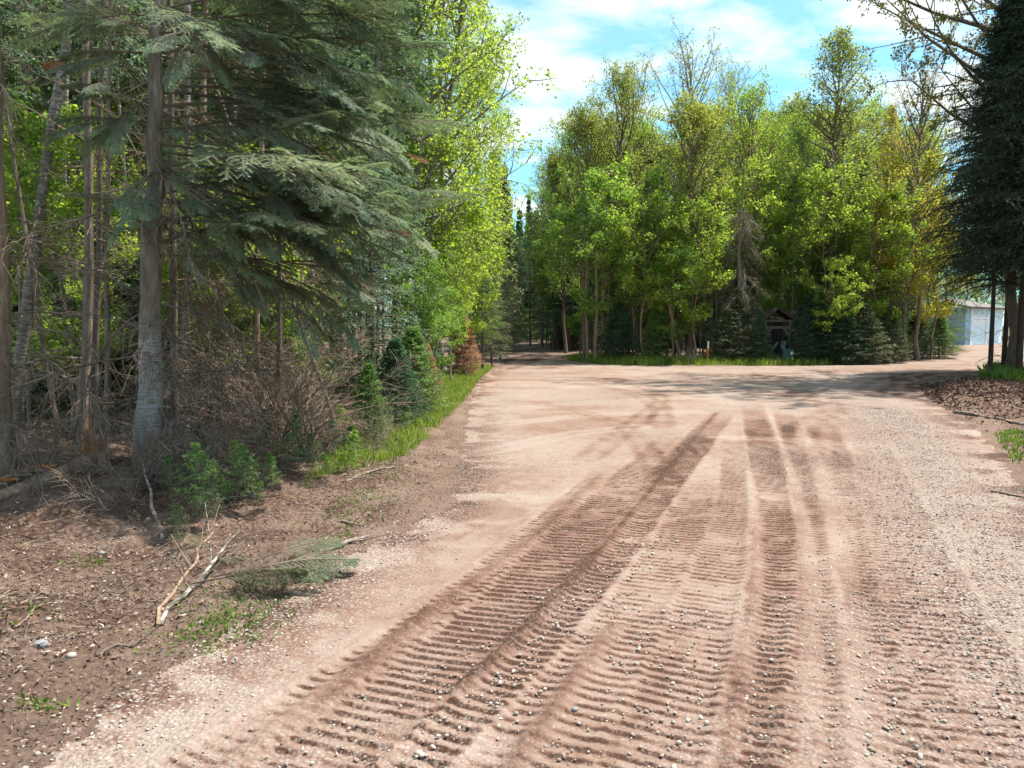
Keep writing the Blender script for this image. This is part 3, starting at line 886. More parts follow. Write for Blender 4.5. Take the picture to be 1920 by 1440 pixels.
def tree(kind, v, px, d, top, label, group=None, leaf=None, bark=None, name=None, wide=1.0, rot=None, lean=(0, 0), cat='tree', H0=None, xy=None):
    """a tree whose foot stands where the photograph shows column px at distance d and whose top reaches row top"""
    base = {'oak': 13, 'poplar': 15, 'sparse': 14, 'young': 5, 'tallbirch': 14, 'fir': 12, 'smallfir': 3, 'wisp': 3, 'pole': 12, 'spire': 15}[kind]
    x, y = ((px - 960) / FPX * d, d) if xy is None else xy
    hh = (ZT(top, d) if H0 is None else H0)
    s = hh / base
    nm = name or {'oak': 'broadleaf_tree', 'poplar': 'poplar_tree', 'sparse': 'thin_leaved_tree', 'young': 'young_maple', 'tallbirch': 'birch_tree', 'fir': 'fir_tree', 'smallfir': 'small_fir', 'wisp': 'fir_seedling', 'pole': 'spruce_pole_tree', 'spire': 'spire_spruce'}[kind]
    P = PR[kind][v % len(PR[kind])]
    t = thing(nm, label, cat, (x, y, H(x, y) if d < 60 else 0), (lean[0], lean[1], random.uniform(0, 6.28) if rot is None else rot), (s * wide, s * wide, s), group)
    link('trunk', P[0], t, mat=bark)
    link('crown', P[1], t, mat=leaf)
    return t

# ------------------------------------------------------------------ the wood in the middle, front rank, left to right
C_ = [
 ('oak', 0, 1062, 44, 250, 'slim dark green tree at the left end of the middle wood, beside the receding road', M_MID, B_DARK, .8),
 ('oak', 1, 1100, 36, 235, 'tree with olive crown over the twin pale stems, right of the receding road', M_OLIVE, B_BROWN, .9),
 ('oak', 2, 1148, 38, 170, 'tall bronze topped tree, first high top right of the sky gap', M_OLIVE, B_DARK, .8),
 ('sparse', 0, 1195, 41, 175, 'tree with narrow upright yellowish top beside the bronze topped tree', M_GOLD, B_DARK, .9),
 ('oak', 0, 1235, 35, 330, 'dense mid green tree below the bare grey tops, left of the tall straight trunk', M_MID, B_GREY, .85),
 ('sparse', 1, 1275, 42, 118, 'highest thin leaved tree of the middle wood, its airy top above the rest', M_OLIVE, B_GREY, 1.1),
 ('oak', 1, 1294, 34, 215, 'tree with straight brown trunk and wide olive crown, above the lime maple leaves', M_OLIVE, B_BROWN, 1.15),
 ('sparse', 0, 1350, 45, 165, 'nearly bare pale twigged tree rising behind the olive crowns', M_OLIVE, B_SILV, .7),
 ('oak', 2, 1400, 36, 195, 'round topped yellow green tree left of the tall cone shaped poplar', M_LIME, B_BROWN, .85),
 ('oak', 0, 1440, 38, 260, 'lime leaved tree directly left of the cone shaped poplar', M_LIME, B_BROWN, .75),
 ('poplar', 0, 1545, 36, 62, 'tall cone shaped poplar, the highest tree against the clouds', M_OLIVE, B_GREY, 1.1),
 ('oak', 1, 1610, 39, 290, 'bright green tree tucked right under the cone shaped poplar', M_LIME, B_BROWN, .8),
 ('poplar', 1, 1655, 37, 205, 'slim yellow green tree between the cone shaped poplar and the orange tinged maple', M_GOLD, B_DARK, .6),
 ('sparse', 1, 1722, 35, 150, 'orange tinged maple with a straight pale trunk and bare sticks at its top', M_BRONZE, B_GREY, 1.0),
 ('oak', 2, 1735, 41, 330, 'golden leaved tree behind the straight pale trunk beside the dark spruces', M_GOLD, B_DARK, .6),
 ('oak', 1, 1500, 42, 250, 'mid green tree filling the gap behind the kiosk roof', M_MID, B_DARK, .8),
 ('oak', 0, 1330, 43, 240, 'broad olive tree behind the lime maple', M_OLIVE, B_DARK, .9),
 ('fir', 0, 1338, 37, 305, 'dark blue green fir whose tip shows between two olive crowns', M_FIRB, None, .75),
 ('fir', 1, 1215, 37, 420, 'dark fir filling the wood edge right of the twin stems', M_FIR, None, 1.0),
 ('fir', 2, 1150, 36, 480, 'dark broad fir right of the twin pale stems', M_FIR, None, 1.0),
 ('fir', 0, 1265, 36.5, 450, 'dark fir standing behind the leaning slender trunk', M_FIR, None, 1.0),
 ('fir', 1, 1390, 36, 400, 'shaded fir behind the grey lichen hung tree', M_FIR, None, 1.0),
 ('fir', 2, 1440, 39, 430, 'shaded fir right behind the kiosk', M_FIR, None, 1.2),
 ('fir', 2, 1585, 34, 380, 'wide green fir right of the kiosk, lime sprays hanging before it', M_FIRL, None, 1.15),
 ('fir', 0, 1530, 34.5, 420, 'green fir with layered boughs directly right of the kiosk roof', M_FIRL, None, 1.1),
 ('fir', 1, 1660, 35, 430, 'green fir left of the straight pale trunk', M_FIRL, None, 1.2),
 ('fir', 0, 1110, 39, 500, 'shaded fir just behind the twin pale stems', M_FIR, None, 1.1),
]
for k, v, px, d, top, lab, lf, bk, wd in C_:
    tree(k, v, px, d, top, lab, leaf=lf, bark=bk, wide=wd)
# low growth at the edge of the middle wood
E_ = [
 ('smallfir', 0, 1225, 33, 590, 'small pointed fir at the gravel edge, right of the twin pale stems', M_FIRL, 1.0),
 ('smallfir', 1, 1160, 33.5, 570, 'small dark fir at the gravel edge, nearest the twin stems', M_FIR, 1.1),
 ('smallfir', 2, 1380, 32.5, 545, 'wide greyish fir below the lichen hung tree, left of the kiosk', M_FIRG, 1.2),
 ('smallfir', 0, 1345, 33, 600, 'low greyish fir beside the orange marker post', M_FIRG, 1.1),
 ('smallfir', 1, 1418, 34.0, 600, 'low greyish fir with drooping boughs touching the kiosk', M_FIRG, 1.0),
 ('smallfir', 1, 1508, 31.9, 585, 'narrow dark fir hanging over the right kiosk post', M_FIR, .8),
 ('smallfir', 0, 1424, 31.9, 590, 'dark fir with boughs crossing the left kiosk post', M_FIR, .8),
 ('smallfir', 2, 1525, 32.5, 545, 'dark small fir right of the green utility box', M_FIR, 1.2),
 ('smallfir', 0, 1575, 32.0, 565, 'dark spreading small fir below the lime sprays', M_FIR, 1.35),
 ('smallfir', 1, 1620, 32.0, 570, 'silvery green small fir at the right end of the grass strip', M_FIRG, 1.3),
 ('smallfir', 2, 1665, 33.0, 575, 'grey green small fir left of the dark hollow in the wood edge', M_FIRG, 1.1),
 ('smallfir', 0, 1760, 37, 590, 'small light green fir beside the lane to the blue cabin', M_FIRL, 1.2),
 ('fir', 2, 1768, 43, 400, 'green fir covering the left end of the blue cabin', M_FIRL, .9),
 ('smallfir', 1, 1715, 36.5, 585, 'dark small fir at the foot of the straight pale trunk', M_FIR, 1.2),
 ('young', 0, 1300, 32.5, 400, 'young maple with lime leaves in flat layers, on a thin stem near the marker post', M_LIME, .9),
 ('young', 1, 1205, 33.0, 395, 'young maple with pale green upright leaf plumes left of the lime layered one', M_LIME, .8),
 ('young', 2, 1262, 32.5, 500, 'young maple on a leaning brown trunk with sprays over the dark hollow', M_MID, 1.1),
 ('young', 0, 1130, 34, 350, 'young green maple over the twin stems', M_MID, 1.0),
 ('young', 1, 1560, 32.0, 505, 'lime maple sprays hanging before the firs right of the kiosk', M_LIME, 1.0),
 ('young', 2, 1545, 33.5, 360, 'yellow green maple sprays on the trunk right of the kiosk', M_LIME, .85),
 ('young', 0, 1640, 33.5, 380, 'bright green young maple left of the straight pale trunk', M_LIME, .95),
 ('young', 1, 1700, 34.5, 330, 'golden young maple round the straight pale trunk', M_GOLD, .8),
 ('young', 2, 1745, 36, 400, 'golden green young maple touching the dark spruces', M_GOLD, .9),
 ('young', 0, 1420, 34.5, 350, 'lime young maple above the kiosk', M_LIME, .9),
 ('young', 1, 1460, 34.5, 430, 'green young maple with flat sprays brushing the kiosk roof', M_MID, 1.0),
 ('young', 2, 1095, 35, 420, 'green young maple at the inner bend of the receding road', M_MID, 1.0),
 ('young', 2, 1230, 34, 440, 'green maple sapling with small sprays between two lime ones', M_MID, .9),
 ('young', 1, 1690, 35.5, 620, 'knee high green sapling at the mouth of the dark hollow', M_MID, 1.6),
]
for k, v, px, d, top, lab, lf, wd in E_:
    tree(k, v, px, d, top, lab, leaf=lf, bark=B_BROWN if k == 'young' else None, wide=wd)

def plain_trunk(name, pts, r0, r1, label, bark, cat='tree', group=None, twigs=0, k=9):
    P = np.array(pts, float)
    base = P[0].copy()
    t = thing(name, label, cat, tuple(base), group=group)
    n = 16
    q = np.linspace(0, len(P) - 1, n)
    ii = np.arange(len(P))
    Q = np.stack([np.interp(q, ii, P[:, c]) for c in range(3)], 1) - base
    for _ in range(2):
        Q[1:-1] = (Q[:-2] + 2 * Q[1:-1] + Q[2:]) / 4
    Q[:, :2] += rng.normal(size=(n, 2)) * r0 * 0.12
    Q[0, 2] -= 0.2
    gg = Geo()
    rr = np.linspace(r0, r1, n); rr[0] *= 1.4; rr[1] *= 1.12
    gg.tube(Q, rr, k, lump=0.16, seed=int(r0 * 999))
    link('trunk', gg.mesh('trunk', [bark], True), t)
    return t, Q

for px, d, r0, top, lab, bk in [
    (1102, 33.5, .07, 470, 'left one of the twin pale brown stems at the mouth of the receding road', B_BROWN),
    (1115, 33.2, .085, 470, 'thicker right one of the twin pale brown stems at the mouth of the receding road', B_BROWN),
    (1185, 33.6, .06, 560, 'slim shaded stem between twin stems and small pointed fir', B_GREY),
    (1343, 34.5, .06, 430, 'slim grey stem behind the orange marker post', B_SILV),
    (1312, 33.6, .035, 560, 'pole thin pale stem right of the straight brown trunk', B_BIRCH),
    (1250, 36, .06, 500, 'dark slim stem in the hollow left of the leaning trunk', B_DARK)]:
    p0, p1 = AT(px, 680, d), AT(px + random.uniform(-8, 8), top, d)
    p0[2] = H(p0[0], p0[1])
    plain_trunk('slim_tree', [p0, (p0 + p1) / 2 + (random.uniform(-.1, .1), 0, 0), p1], r0, r0 * .5, lab, bk)
p = [AT(1276, 682, 32.6), AT(1262, 610, 32.6), AT(1253, 560, 32.6), AT(1225, 520, 32.6)]
p[0][2] = H(p[0][0], p[0][1])
plain_trunk('leaning_tree', p, .085, .04, 'slender brown trunk leaning left out of the dark wood edge', B_BROWN)

# grey lichen hung dead tree left of the kiosk
t = thing('dead_tree', 'dead grey tree hung with drooping pale twigs, left of the kiosk', 'tree', (AT(1385, 680, 32.6)[0], 32.6, 0.05))
gg = Geo()
gg.tube(trunk_path(8.2, 12, .05, (0.02, 0), np.random.default_rng(3)), np.linspace(.11, .02, 12), 8, lump=.1)
link('trunk', gg.mesh('trunk', [B_GREY], True), t)
for i in range(70):
    z = random.uniform(1.8, 6.6)
    o = link('twig_branch', DEADB[i % 5], t, (0, 0, z), (0, random.uniform(.4, 1.1), random.uniform(0, 6.28)), random.uniform(.9, 1.8), mat=B_SILV if i % 3 == 0 else None)

# ------------------------------------------------------------------ deeper rows of the wood and along the receding road
r2 = random.Random(5)
def scatter(n, fn, group, label):
    for i in range(n):
        kind, v, px, d, top, lf, bk, wd = fn(i)
        tree(kind, v, px, d, top, label, group=group, leaf=lf, bark=bk, wide=wd)
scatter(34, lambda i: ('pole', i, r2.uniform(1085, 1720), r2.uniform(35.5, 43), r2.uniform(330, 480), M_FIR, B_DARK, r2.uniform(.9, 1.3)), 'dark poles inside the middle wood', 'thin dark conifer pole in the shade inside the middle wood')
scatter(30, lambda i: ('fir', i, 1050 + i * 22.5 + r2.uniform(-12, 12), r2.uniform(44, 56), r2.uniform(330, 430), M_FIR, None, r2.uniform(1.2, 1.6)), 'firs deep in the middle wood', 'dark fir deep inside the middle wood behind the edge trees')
scatter(26, lambda i: ('oak', i, 1045 + i * 26.5 + r2.uniform(-10, 10), r2.uniform(47, 60), r2.uniform(225, 330), (M_OLIVE, M_MID, M_LIME, M_OLIVE)[i % 4], B_DARK, r2.uniform(1.0, 1.3)), 'leafy trees deep in the middle wood', 'green leafy tree whose crown shows behind the front rank of the middle wood')
scatter(30, lambda i: ('pole', i, 1090 + i * 21 + r2.uniform(-9, 9), r2.uniform(33.5, 37), r2.uniform(300, 440), M_FIRL, (B_GREY, B_BIRCH, B_BROWN)[i % 3], r2.uniform(.5, .8)), 'slim stems at the edge of the middle wood', 'slim pale stem among the firs at the edge of the middle wood')
# corridor, left side
for i, (px, d, top, k, lf, wd, lab) in enumerate([
    (922, 30, 470, 'fir', M_FIRG, 1.05, 'silvery conifer with feathery sunlit boughs at the left verge, before the receding road'),
    (905, 26.5, 420, 'fir', M_FIRL, .95, 'light green conifer behind the orange dead fir'),
    (938, 36, 440, 'fir', M_FIRG, .9, 'grey green conifer overhanging the left side of the receding road'),
    (955, 50, 400, 'fir', M_FIRL, .9, 'conifer at the left of the receding road, halfway along'),
    (925, 44, 285, 'spire', M_FIRG, 1.0, 'taller of two narrow spruce spires against the sky, left of the gap'),
    (945, 46, 312, 'spire', M_FIRG, 1.0, 'lower right one of two narrow spruce spires, left of the sky gap'),
    (991, 95, 362, 'spire', M_FIR, .7, 'tiny far spruce spire standing alone in the sky gap'),
    (1005, 110, 392, 'spire', M_FIR, 1.0, 'far spruce tip right of the lone far spire'),
    (974, 85, 392, 'spire', M_FIR, 1.0, 'far spruce tip left of the lone far spire'),
    (1040, 60, 380, 'fir', M_FIRL, 1.3, 'conifer closing the end of the receding road on its right'),
    (1047, 52, 500, 'young', M_MID, .8, 'green sapling hanging over the far bend of the road'),
]):
    tree(k, i, px, d, top, lab, leaf=lf, wide=wd)
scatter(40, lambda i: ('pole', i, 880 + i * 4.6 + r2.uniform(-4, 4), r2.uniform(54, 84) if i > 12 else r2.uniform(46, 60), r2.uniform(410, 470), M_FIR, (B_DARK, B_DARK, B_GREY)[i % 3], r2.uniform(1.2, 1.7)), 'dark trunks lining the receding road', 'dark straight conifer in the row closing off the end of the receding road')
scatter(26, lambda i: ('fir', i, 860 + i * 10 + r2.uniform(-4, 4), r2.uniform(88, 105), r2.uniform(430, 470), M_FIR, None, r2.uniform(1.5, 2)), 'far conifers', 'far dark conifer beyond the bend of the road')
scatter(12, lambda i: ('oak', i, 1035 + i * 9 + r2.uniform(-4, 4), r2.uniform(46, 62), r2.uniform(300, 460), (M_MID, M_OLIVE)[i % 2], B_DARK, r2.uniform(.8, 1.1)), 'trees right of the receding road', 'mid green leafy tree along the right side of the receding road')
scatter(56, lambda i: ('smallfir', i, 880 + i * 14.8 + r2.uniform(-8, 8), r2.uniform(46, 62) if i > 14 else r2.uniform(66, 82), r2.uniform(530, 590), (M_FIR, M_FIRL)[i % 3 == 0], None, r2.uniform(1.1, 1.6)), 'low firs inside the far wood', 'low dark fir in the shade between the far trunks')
tree('smallfir', 2, 1038, 52, 628, 'small light green bush fir at the far left bend of the road', leaf=M_FIRL, wide=1.3)

# ------------------------------------------------------------------ left verge, receding
for k, v, px, d, top, lf, bk, wd, lab in [
    ('tallbirch', 0, 832, 25, -330, M_LIME, B_BIRCH, 1.0, 'tall lime green birch whose feathery edge stands against the sky'),
    ('tallbirch', 1, 862, 29, -160, M_LIME, B_BIRCH, .95, 'tall green birch behind the tallest lime birch, nearer the sky gap'),
    ('tallbirch', 1, 790, 20, -480, M_LIME, B_BIRCH, 1.15, 'lime green birch just right of the big dark fir'),
    ('tallbirch', 1, 806, 22, -420, M_LIME, B_BIRCH, .85, 'lime birch between the two lime birches nearest the verge'),
    ('tallbirch', 0, 690, 22, -200, M_OLIVE, B_BIRCH, 1.1, 'leafy birch mostly hidden behind the big dark fir'),
    ('tallbirch', 1, 880, 33, 60, M_LIME, B_BIRCH, .9, 'green birch over the silvery conifer at the left verge'),
    ('tallbirch', 0, 600, 25, -150, M_OLIVE, B_BIRCH, 1.2, 'pale stemmed birch glowing green behind the big dark fir'),
    ('young', 0, 800, 19.5, 300, M_LIME, B_BIRCH, 1.0, 'young lime tree over the grass verge'),
    ('young', 1, 845, 21, 470, M_LIME, B_BIRCH, .95, 'low lime sapling with pale stems left of the orange dead fir'),
    ('young', 2, 825, 17.5, 560, M_MID, B_BIRCH, 1.0, 'light green sapling just above the grass verge'),
    ('young', 2, 870, 24, 430, M_LIME, B_BIRCH, 1.0, 'lime young tree above the orange dead fir'),
    ('young', 1, 780, 16.5, 480, M_MID, B_BIRCH, .9, 'leafy green sapling among the bushy firs of the verge'),
    ('fir', 0, 740, 17, 200, M_FIRB, None, 1.1, 'blue green fir behind the right reach of the big dark fir'),
    ('fir', 1, 800, 22, 250, M_FIRL, None, 1.1, 'light green fir above the verge saplings'),
    ('fir', 2, 700, 14.5, 120, M_FIRB, None, .8, 'dark fir close behind the right reach of the big dark fir'),
    ('smallfir', 0, 742, 11.8, 640, M_FIR, None, 1.1, 'bushy dark little fir at the verge, directly above the grass'),
    ('smallfir', 1, 690, 10.6, 690, M_FIRL, None, 1.0, 'bushy little fir left of the bushy dark one'),
    ('smallfir', 2, 775, 13.2, 620, M_FIRL, None, 1.15, 'bushy light green fir at the top of the grass verge'),
    ('smallfir', 1, 620, 9.4, 790, M_FIRB, None, 1.3, 'low spreading fir sapling on the shaded floor'),
    ('smallfir', 0, 560, 8.6, 850, M_FIRB, None, 1.4, 'ankle high fir seedling near the cut boughs'),
    ('smallfir', 2, 655, 8.9, 810, M_FIRL, None, 1.4, 'low fir seedling at the near end of the grass verge'),
    ('smallfir', 1, 870, 23.3, 592, M_DEADN, None, .85, 'orange dead little fir standing at the end of the grass verge'),
    ('smallfir', 2, 800, 15.5, 655, M_DEADN, None, .9, 'rusty brown dead fir half hidden in the verge saplings'),
]:
    tree(k, v, px, d, top, lab, leaf=lf, bark=bk, wide=wd)

# ------------------------------------------------------------------ the near wood on the left: stems
def stem(label, foot, mid, top, d, r, bark, name='bare_tree', dtop=None, boughs=0, group=None, cat='tree', zr=None, bl=1.0, mat=None):
    p0 = AT(*foot, d)
    p0[2] = H(p0[0], p0[1])
    p1, p2 = AT(*mid, d), AT(*top, d)
    up = (p2 - p1) / (p2[2] - p1[2])
    p3 = p2 + up * max(0.0, 11 - p2[2])
    t, Q = plain_trunk(name, [p0, p1, p2, (p2 + p3) / 2, p3], r, r * .35, label, bark, cat=cat, group=group, k=10)
    for i in range(boughs):
        q = random.uniform(0.04, .72)
        k_ = q * 15
        a = Q[int(k_)] * (1 - k_ % 1) + Q[int(k_) + 1] * (k_ % 1)
        link('dead_branch', DEADB[i % 5], t, tuple(a), (0, random.uniform(-.25, .55), random.uniform(0, 6.28)), bl * random.uniform(.6, 1.5), mat=mat)
    return t, Q
stem('thick brown trunk cut by the left picture edge, bristling with dead branches', (8, 870), (2, 600), (-6, 300), 7.4, .085, B_BROWN, boughs=46, name='spruce_tree', bl=1.1)
stem('pale birch leaning right, second from the left edge', (22, 850), (52, 560), (108, 170), 10, .085, B_BIRCH, name='birch_tree', boughs=16)
stem('crooked pale brown trunk with peeling bark, between leaning birch and big silvery fir trunk', (152, 850), (170, 500), (163, 170), 8.8, .058, B_GREY, boughs=20)
stem('thin dark trunk close behind the crooked pale brown one', (172, 830), (186, 500), (190, 180), 9.6, .045, B_DARK, boughs=22)
stem('white birch glimpsed between leaning birch and crooked trunk', (128, 800), (118, 500), (122, 200), 14, .075, B_BIRCH, name='birch_tree', boughs=8)
stem('thin grey trunk midway between crooked trunk and big silvery trunk', (203, 820), (200, 500), (204, 200), 10.5, .04, B_GREY, boughs=18)
stem('pale speckled birch just right of the big silvery trunk', (345, 860), (350, 560), (352, 250), 10.2, .055, B_BIRCH, name='birch_tree', boughs=16)
stem('dark trunk touching the right side of the big silvery trunk', (330, 880), (326, 560), (322, 250), 9.4, .05, B_DARK, boughs=24)
stem('pale birch stem standing in the dead brush, right of the speckled birch', (428, 800), (430, 560), (436, 300), 11.5, .05, B_BIRCH, name='birch_tree', boughs=12)
stem('brown stem in the dead brush below the big fir boughs', (478, 830), (482, 560), (490, 300), 11, .05, B_BROWN, boughs=26)
stem('pale thin stem in the brush, left of the leafy verge', (560, 800), (556, 560), (560, 300), 12.5, .05, B_BIRCH, name='birch_tree', boughs=16)
stem('dark thin stem in the brush under the lowest fir bough', (520, 830), (524, 560), (528, 300), 10.2, .04, B_DARK, boughs=30)
stem('slanting dead pole behind the broken stump', (112, 830), (80, 640), (50, 450), 9.2, .03, B_DARK, boughs=16, name='dead_pole')
stem('slanting thin dead pole crossing the brush', (640, 820), (560, 600), (500, 430), 10.5, .028, B_GREY, boughs=16, name='dead_pole')
for i in range(68):
    px = -160 + i * 14 + random.uniform(-8, 8)
    d = random.uniform(10.5, 27)
    if px > 640: d = random.uniform(15, 30)
    v = random.random()
    bk = B_BIRCH if v < .3 else (B_GREY if v < .6 else (B_DARK if v < .75 else B_BROWN))
    g_, l_ = (('pale stems deep in the left wood', 'pale birch pole deep in the crowded left wood') if bk is B_BIRCH else ('thin poles deep in the left wood', 'thin dark pole deep in the crowded left wood'))
    tree('pole', i, px, d, 0, l_, group=g_, leaf=(M_FIRB, M_FIR, M_FIRL)[i % 3], bark=bk, wide=random.uniform(.6, 1.1), H0=random.uniform(9, 13), lean=(random.uniform(-.06, .06), random.uniform(-.06, .06)))
for i in range(18):
    tree('tallbirch', i, -230 + i * 50 + random.uniform(-15, 15), random.uniform(17, 27), 0, 'sunlit green tree glowing between the stems of the left wood', group='green trees behind the left stems', leaf=(M_LIME, M_LIME, M_LIME, M_OLIVE)[i % 4], bark=B_BIRCH, H0=random.uniform(9, 13), wide=1.15)
for i in range(36):
    tree('young', i, -180 + i * 22 + random.uniform(-15, 15), random.uniform(11, 20), 0, 'low green sapling in the undergrowth of the left wood', group='saplings in the left undergrowth', leaf=M_LIME, bark=B_GREY, H0=random.uniform(1.8, 4), wide=1.1)
for i in range(22):
    tree('smallfir', i, -180 + i * 34 + random.uniform(-15, 15), random.uniform(12, 21), 0, 'low dark fir in the undergrowth of the left wood', group='small firs in the left undergrowth', leaf=(M_FIRL, M_FIR)[i % 2], H0=random.uniform(1.0, 3.2), wide=1.3)
for i in range(18):
    tree('fir', i, -260 + i * 50 + random.uniform(-15, 15), random.uniform(27, 42) if i < 24 else random.uniform(34, 44), 0, 'dark fir far back in the left wood', group='firs far back in the left wood', leaf=(M_FIRL, M_FIRL, M_FIR)[i % 3], H0=random.uniform(10, 14), wide=1.5)

# ------------------------------------------------------------------ the big fir
random.seed(21)
p0 = AT(285, 905, 7.9); p0[2] = H(p0[0], p0[1])
hp = [p0, AT(279, 600, 7.9), AT(290, 300, 7.9), AT(296, 0, 7.9)]
up = (hp[3] - hp[2]) / (hp[3][2] - hp[2][2])
hp.append(hp[3] + up * 5)
hero, HQ = plain_trunk('big_fir', hp, .125, .03, 'big dark fir with silvery banded trunk, its boughs sweeping right over the brush', B_HERO, k=14)
hero.location = tuple(p0)
def on_hero(z):
    k = np.interp(z, HQ[:, 2], np.arange(len(HQ)))
    i = min(int(k), len(HQ) - 2)
    return HQ[i] * (1 - (k - i)) + HQ[i + 1] * (k - i)
# heavy living boughs
cnt = 0
def put_bough(parent, base, az, tilt, L, leafm, dead=False, roll=0.0, v=None):
    global cnt
    cnt += 1
    B = BOUGH[cnt % 4] if L < 1.0 else LBOUGH[cnt % 3]
    if L >= 1.0: L /= 2.4
    b = link('bough', B[0], parent, tuple(base), (roll, tilt, az), L)
    nn = link('needles', B[1], b, mat=leafm)
    return b
for i in range(42):
    u = (i + random.random()) / 42
    z = 2.5 + 5.5 * u
    az = random.choice([random.gauss(0.1, .7), random.uniform(-PI, PI)])
    side = max(0, math.cos(az + 0.25))
    if z < 4.6 and -2.4 < az < -.9: az += 1.5
    L = (1.15 + 1.9 * side ** 1.3) * np.interp(z, (2.3, 3.2, 5.5, 7, 9), (.6, .95, 1.0, .75, .35)) * random.uniform(.75, 1.1)
    if math.cos(az) < -.2: L = min(L, 1.4)
    tilt = random.uniform(-.12, .3)
    leafm = M_FIRB if random.random() < .85 else M_FIR
    b = put_bough(hero, on_hero(z), az, tilt, L, leafm, roll=random.uniform(-.25, .25))
    # side shoots carried by the long boughs become sprays of the same tree
    if L > 1.9:
        for q in (0.35, .6):
            e = random.choice([-1, 1])
            bb = on_hero(z) + np.array([math.cos(az) * math.cos(tilt), math.sin(az) * math.cos(tilt), -math.sin(tilt) - .05 * q]) * L * q
            put_bough(hero, bb, az + e * random.uniform(.35, .9), tilt + random.uniform(0, .35), L * random.uniform(.4, .55), leafm)
# placed boughs where the photograph shows them
for (bx, by), (tx, ty), dd in [((300, 330), (560, 380), -.3), ((300, 250), (620, 250), -.2), ((300, 150), (660, 200), .2), ((310, 330), (700, 520), .3), ((300, 380), (560, 470), -.5),
                         ((320, 370), (720, 330), .1), ((320, 420), (770, 430), .4), ((320, 480), (700, 560), .2), ((330, 420), (640, 640), .0), ((300, 400), (480, 560), -.4), ((330, 460), (830, 400), .8),
                         ((330, 300), (800, 470), .9), ((330, 100), (800, 140), .6), ((320, 50), (740, 60), .3), ((310, 20), (700, -10), .1), ((300, 60), (520, 110), -.6), ((290, 200), (180, 160), -.5), ((290, 100), (130, 130), -.3),
                         ((290, 320), (240, 420), -.7), ((330, 200), (820, 260), .7), ((330, 170), (760, 300), 1.1), ((300, 240), (450, 290), -.5), ((300, 290), (420, 400), -.5), ((310, 380), (620, 440), -.7),
                         ((290, 180), (190, 260), -.4), ((290, 230), (120, 250), -.3), ((290, 60), (150, 40), -.5), ((290, 30), (60, 60), -.2), ((290, 10), (380, 120), -1.2)]:
    A_, B_ = AT(bx, by, 7.9), AT(tx, ty, 7.9 + dd)
    base = on_hero(A_[2] - p0[2])
    v = (B_ - p0) - base
    L = float(np.linalg.norm(v)) * 1.06
    az = math.atan2(v[1], v[0])
    tilt = -math.asin(max(-.99, min(.99, v[2] / L))) - .12
    b = put_bough(hero, base, az, tilt, L, M_FIRB, roll=random.uniform(-.2, .2))
    for q in (.3, .45, .6, .75):
        e = 1 if random.random() < .5 else -1
        bb = base + v * q + np.array([0, 0, .05])
        put_bough(hero, bb, az + e * random.uniform(.3, .8), tilt + random.uniform(0, .4), max(.5, L * random.uniform(.26, .42)), M_FIRB)
for i in range(46):   # bare dead branches under the living boughs
    z = random.uniform(.25, 3.2)
    link('dead_branch', DEADB[i % 5], hero, tuple(on_hero(z)), (0, random.uniform(-.1, .7), random.gauss(-.1, .9) if i % 3 else random.uniform(-PI, PI)), random.uniform(.8, 2.2))
for (px, py, dd, L, az) in [(150, 110, -.3, .45, 2.9), (610, 310, .1, .4, .2), (730, 285, .5, .4, .1), (430, 55, -.2, .5, .4), (700, 430, .4, .4, .3)]:
    A_ = AT(px, py, 7.9 + dd)
    b = put_bough(hero, A_ - p0, az, .1, L, M_DEADN)
    b['label'] = 'rust coloured dead bough'

# dead brush standing right of the big fir
BW = ['waist high and grey', 'with arching twigs', 'low and dense', 'with upright twigs', 'half shaded', 'brown and sprawling', 'taller than its neighbours', 'thin and open', 'leaning to the road', 'leaning to the trunk', 'with crossed stems', 'farthest back', 'dark at its foot', 'with drooping tips', 'closest to the verge']
for i in range(15):
    px, d = random.uniform(330, 610), random.uniform(8.8, 12.5)
    x = (px - 960) / FPX * d
    t = thing('dead_bush', 'bare brush %s, %s' % (next(w for q, w in ((400, 'just right of the big silvery trunk'), (460, 'round the pale birch stem right of the speckled birch'), (540, 'below the big fir boughs at mid length'), (620, 'at the pale thin stem left of the verge'), (999, 'next to the bushy firs of the verge')) if px < q), BW[i]), 'bush', (x, d, H(x, d)), group='bare bushes under the big fir boughs')
    for j in range(11):
        link('branch', DEADB[(i + j) % 5], t, (random.uniform(-.2, .2), random.uniform(-.2, .2), 0), (0, random.uniform(-1.45, -.5), random.uniform(0, 6.28)), random.uniform(.8, 1.9))
TW_ = ['stick tangle at the foot of the thick left edge trunk', 'stick tangle over the left end of the torn log', 'stick tangle on the left side of the big silvery trunk', 'rusty stick tangle wrapped round the foot of the big silvery trunk', 'stick tangle reaching toward the fir seedlings', 'stick tangle drooping onto the bare soil before the big fir', 'stick tangle behind the broken stump']
for i in range(7):
    px, d = (20, 60, 250, 300, 340, 275, 110)[i], (7.0, 7.6, 7.3, 7.2, 7.5, 7.1, 8.2)[i]
    x = (px - 960) / FPX * d
    t = thing('dead_bush', TW_[i], 'bush', (x, d, H(x, d)), group='stick tangles at the near left trunks')
    for j in range(14):
        link('branch', DEADB[(i + j) % 5], t, (random.uniform(-.25, .25), random.uniform(-.15, .15), .05), (0, random.uniform(-1.3, -.1), random.uniform(0, 6.28)), random.uniform(.4, .85), mat=B_SILV if j % 7 == 0 else None)
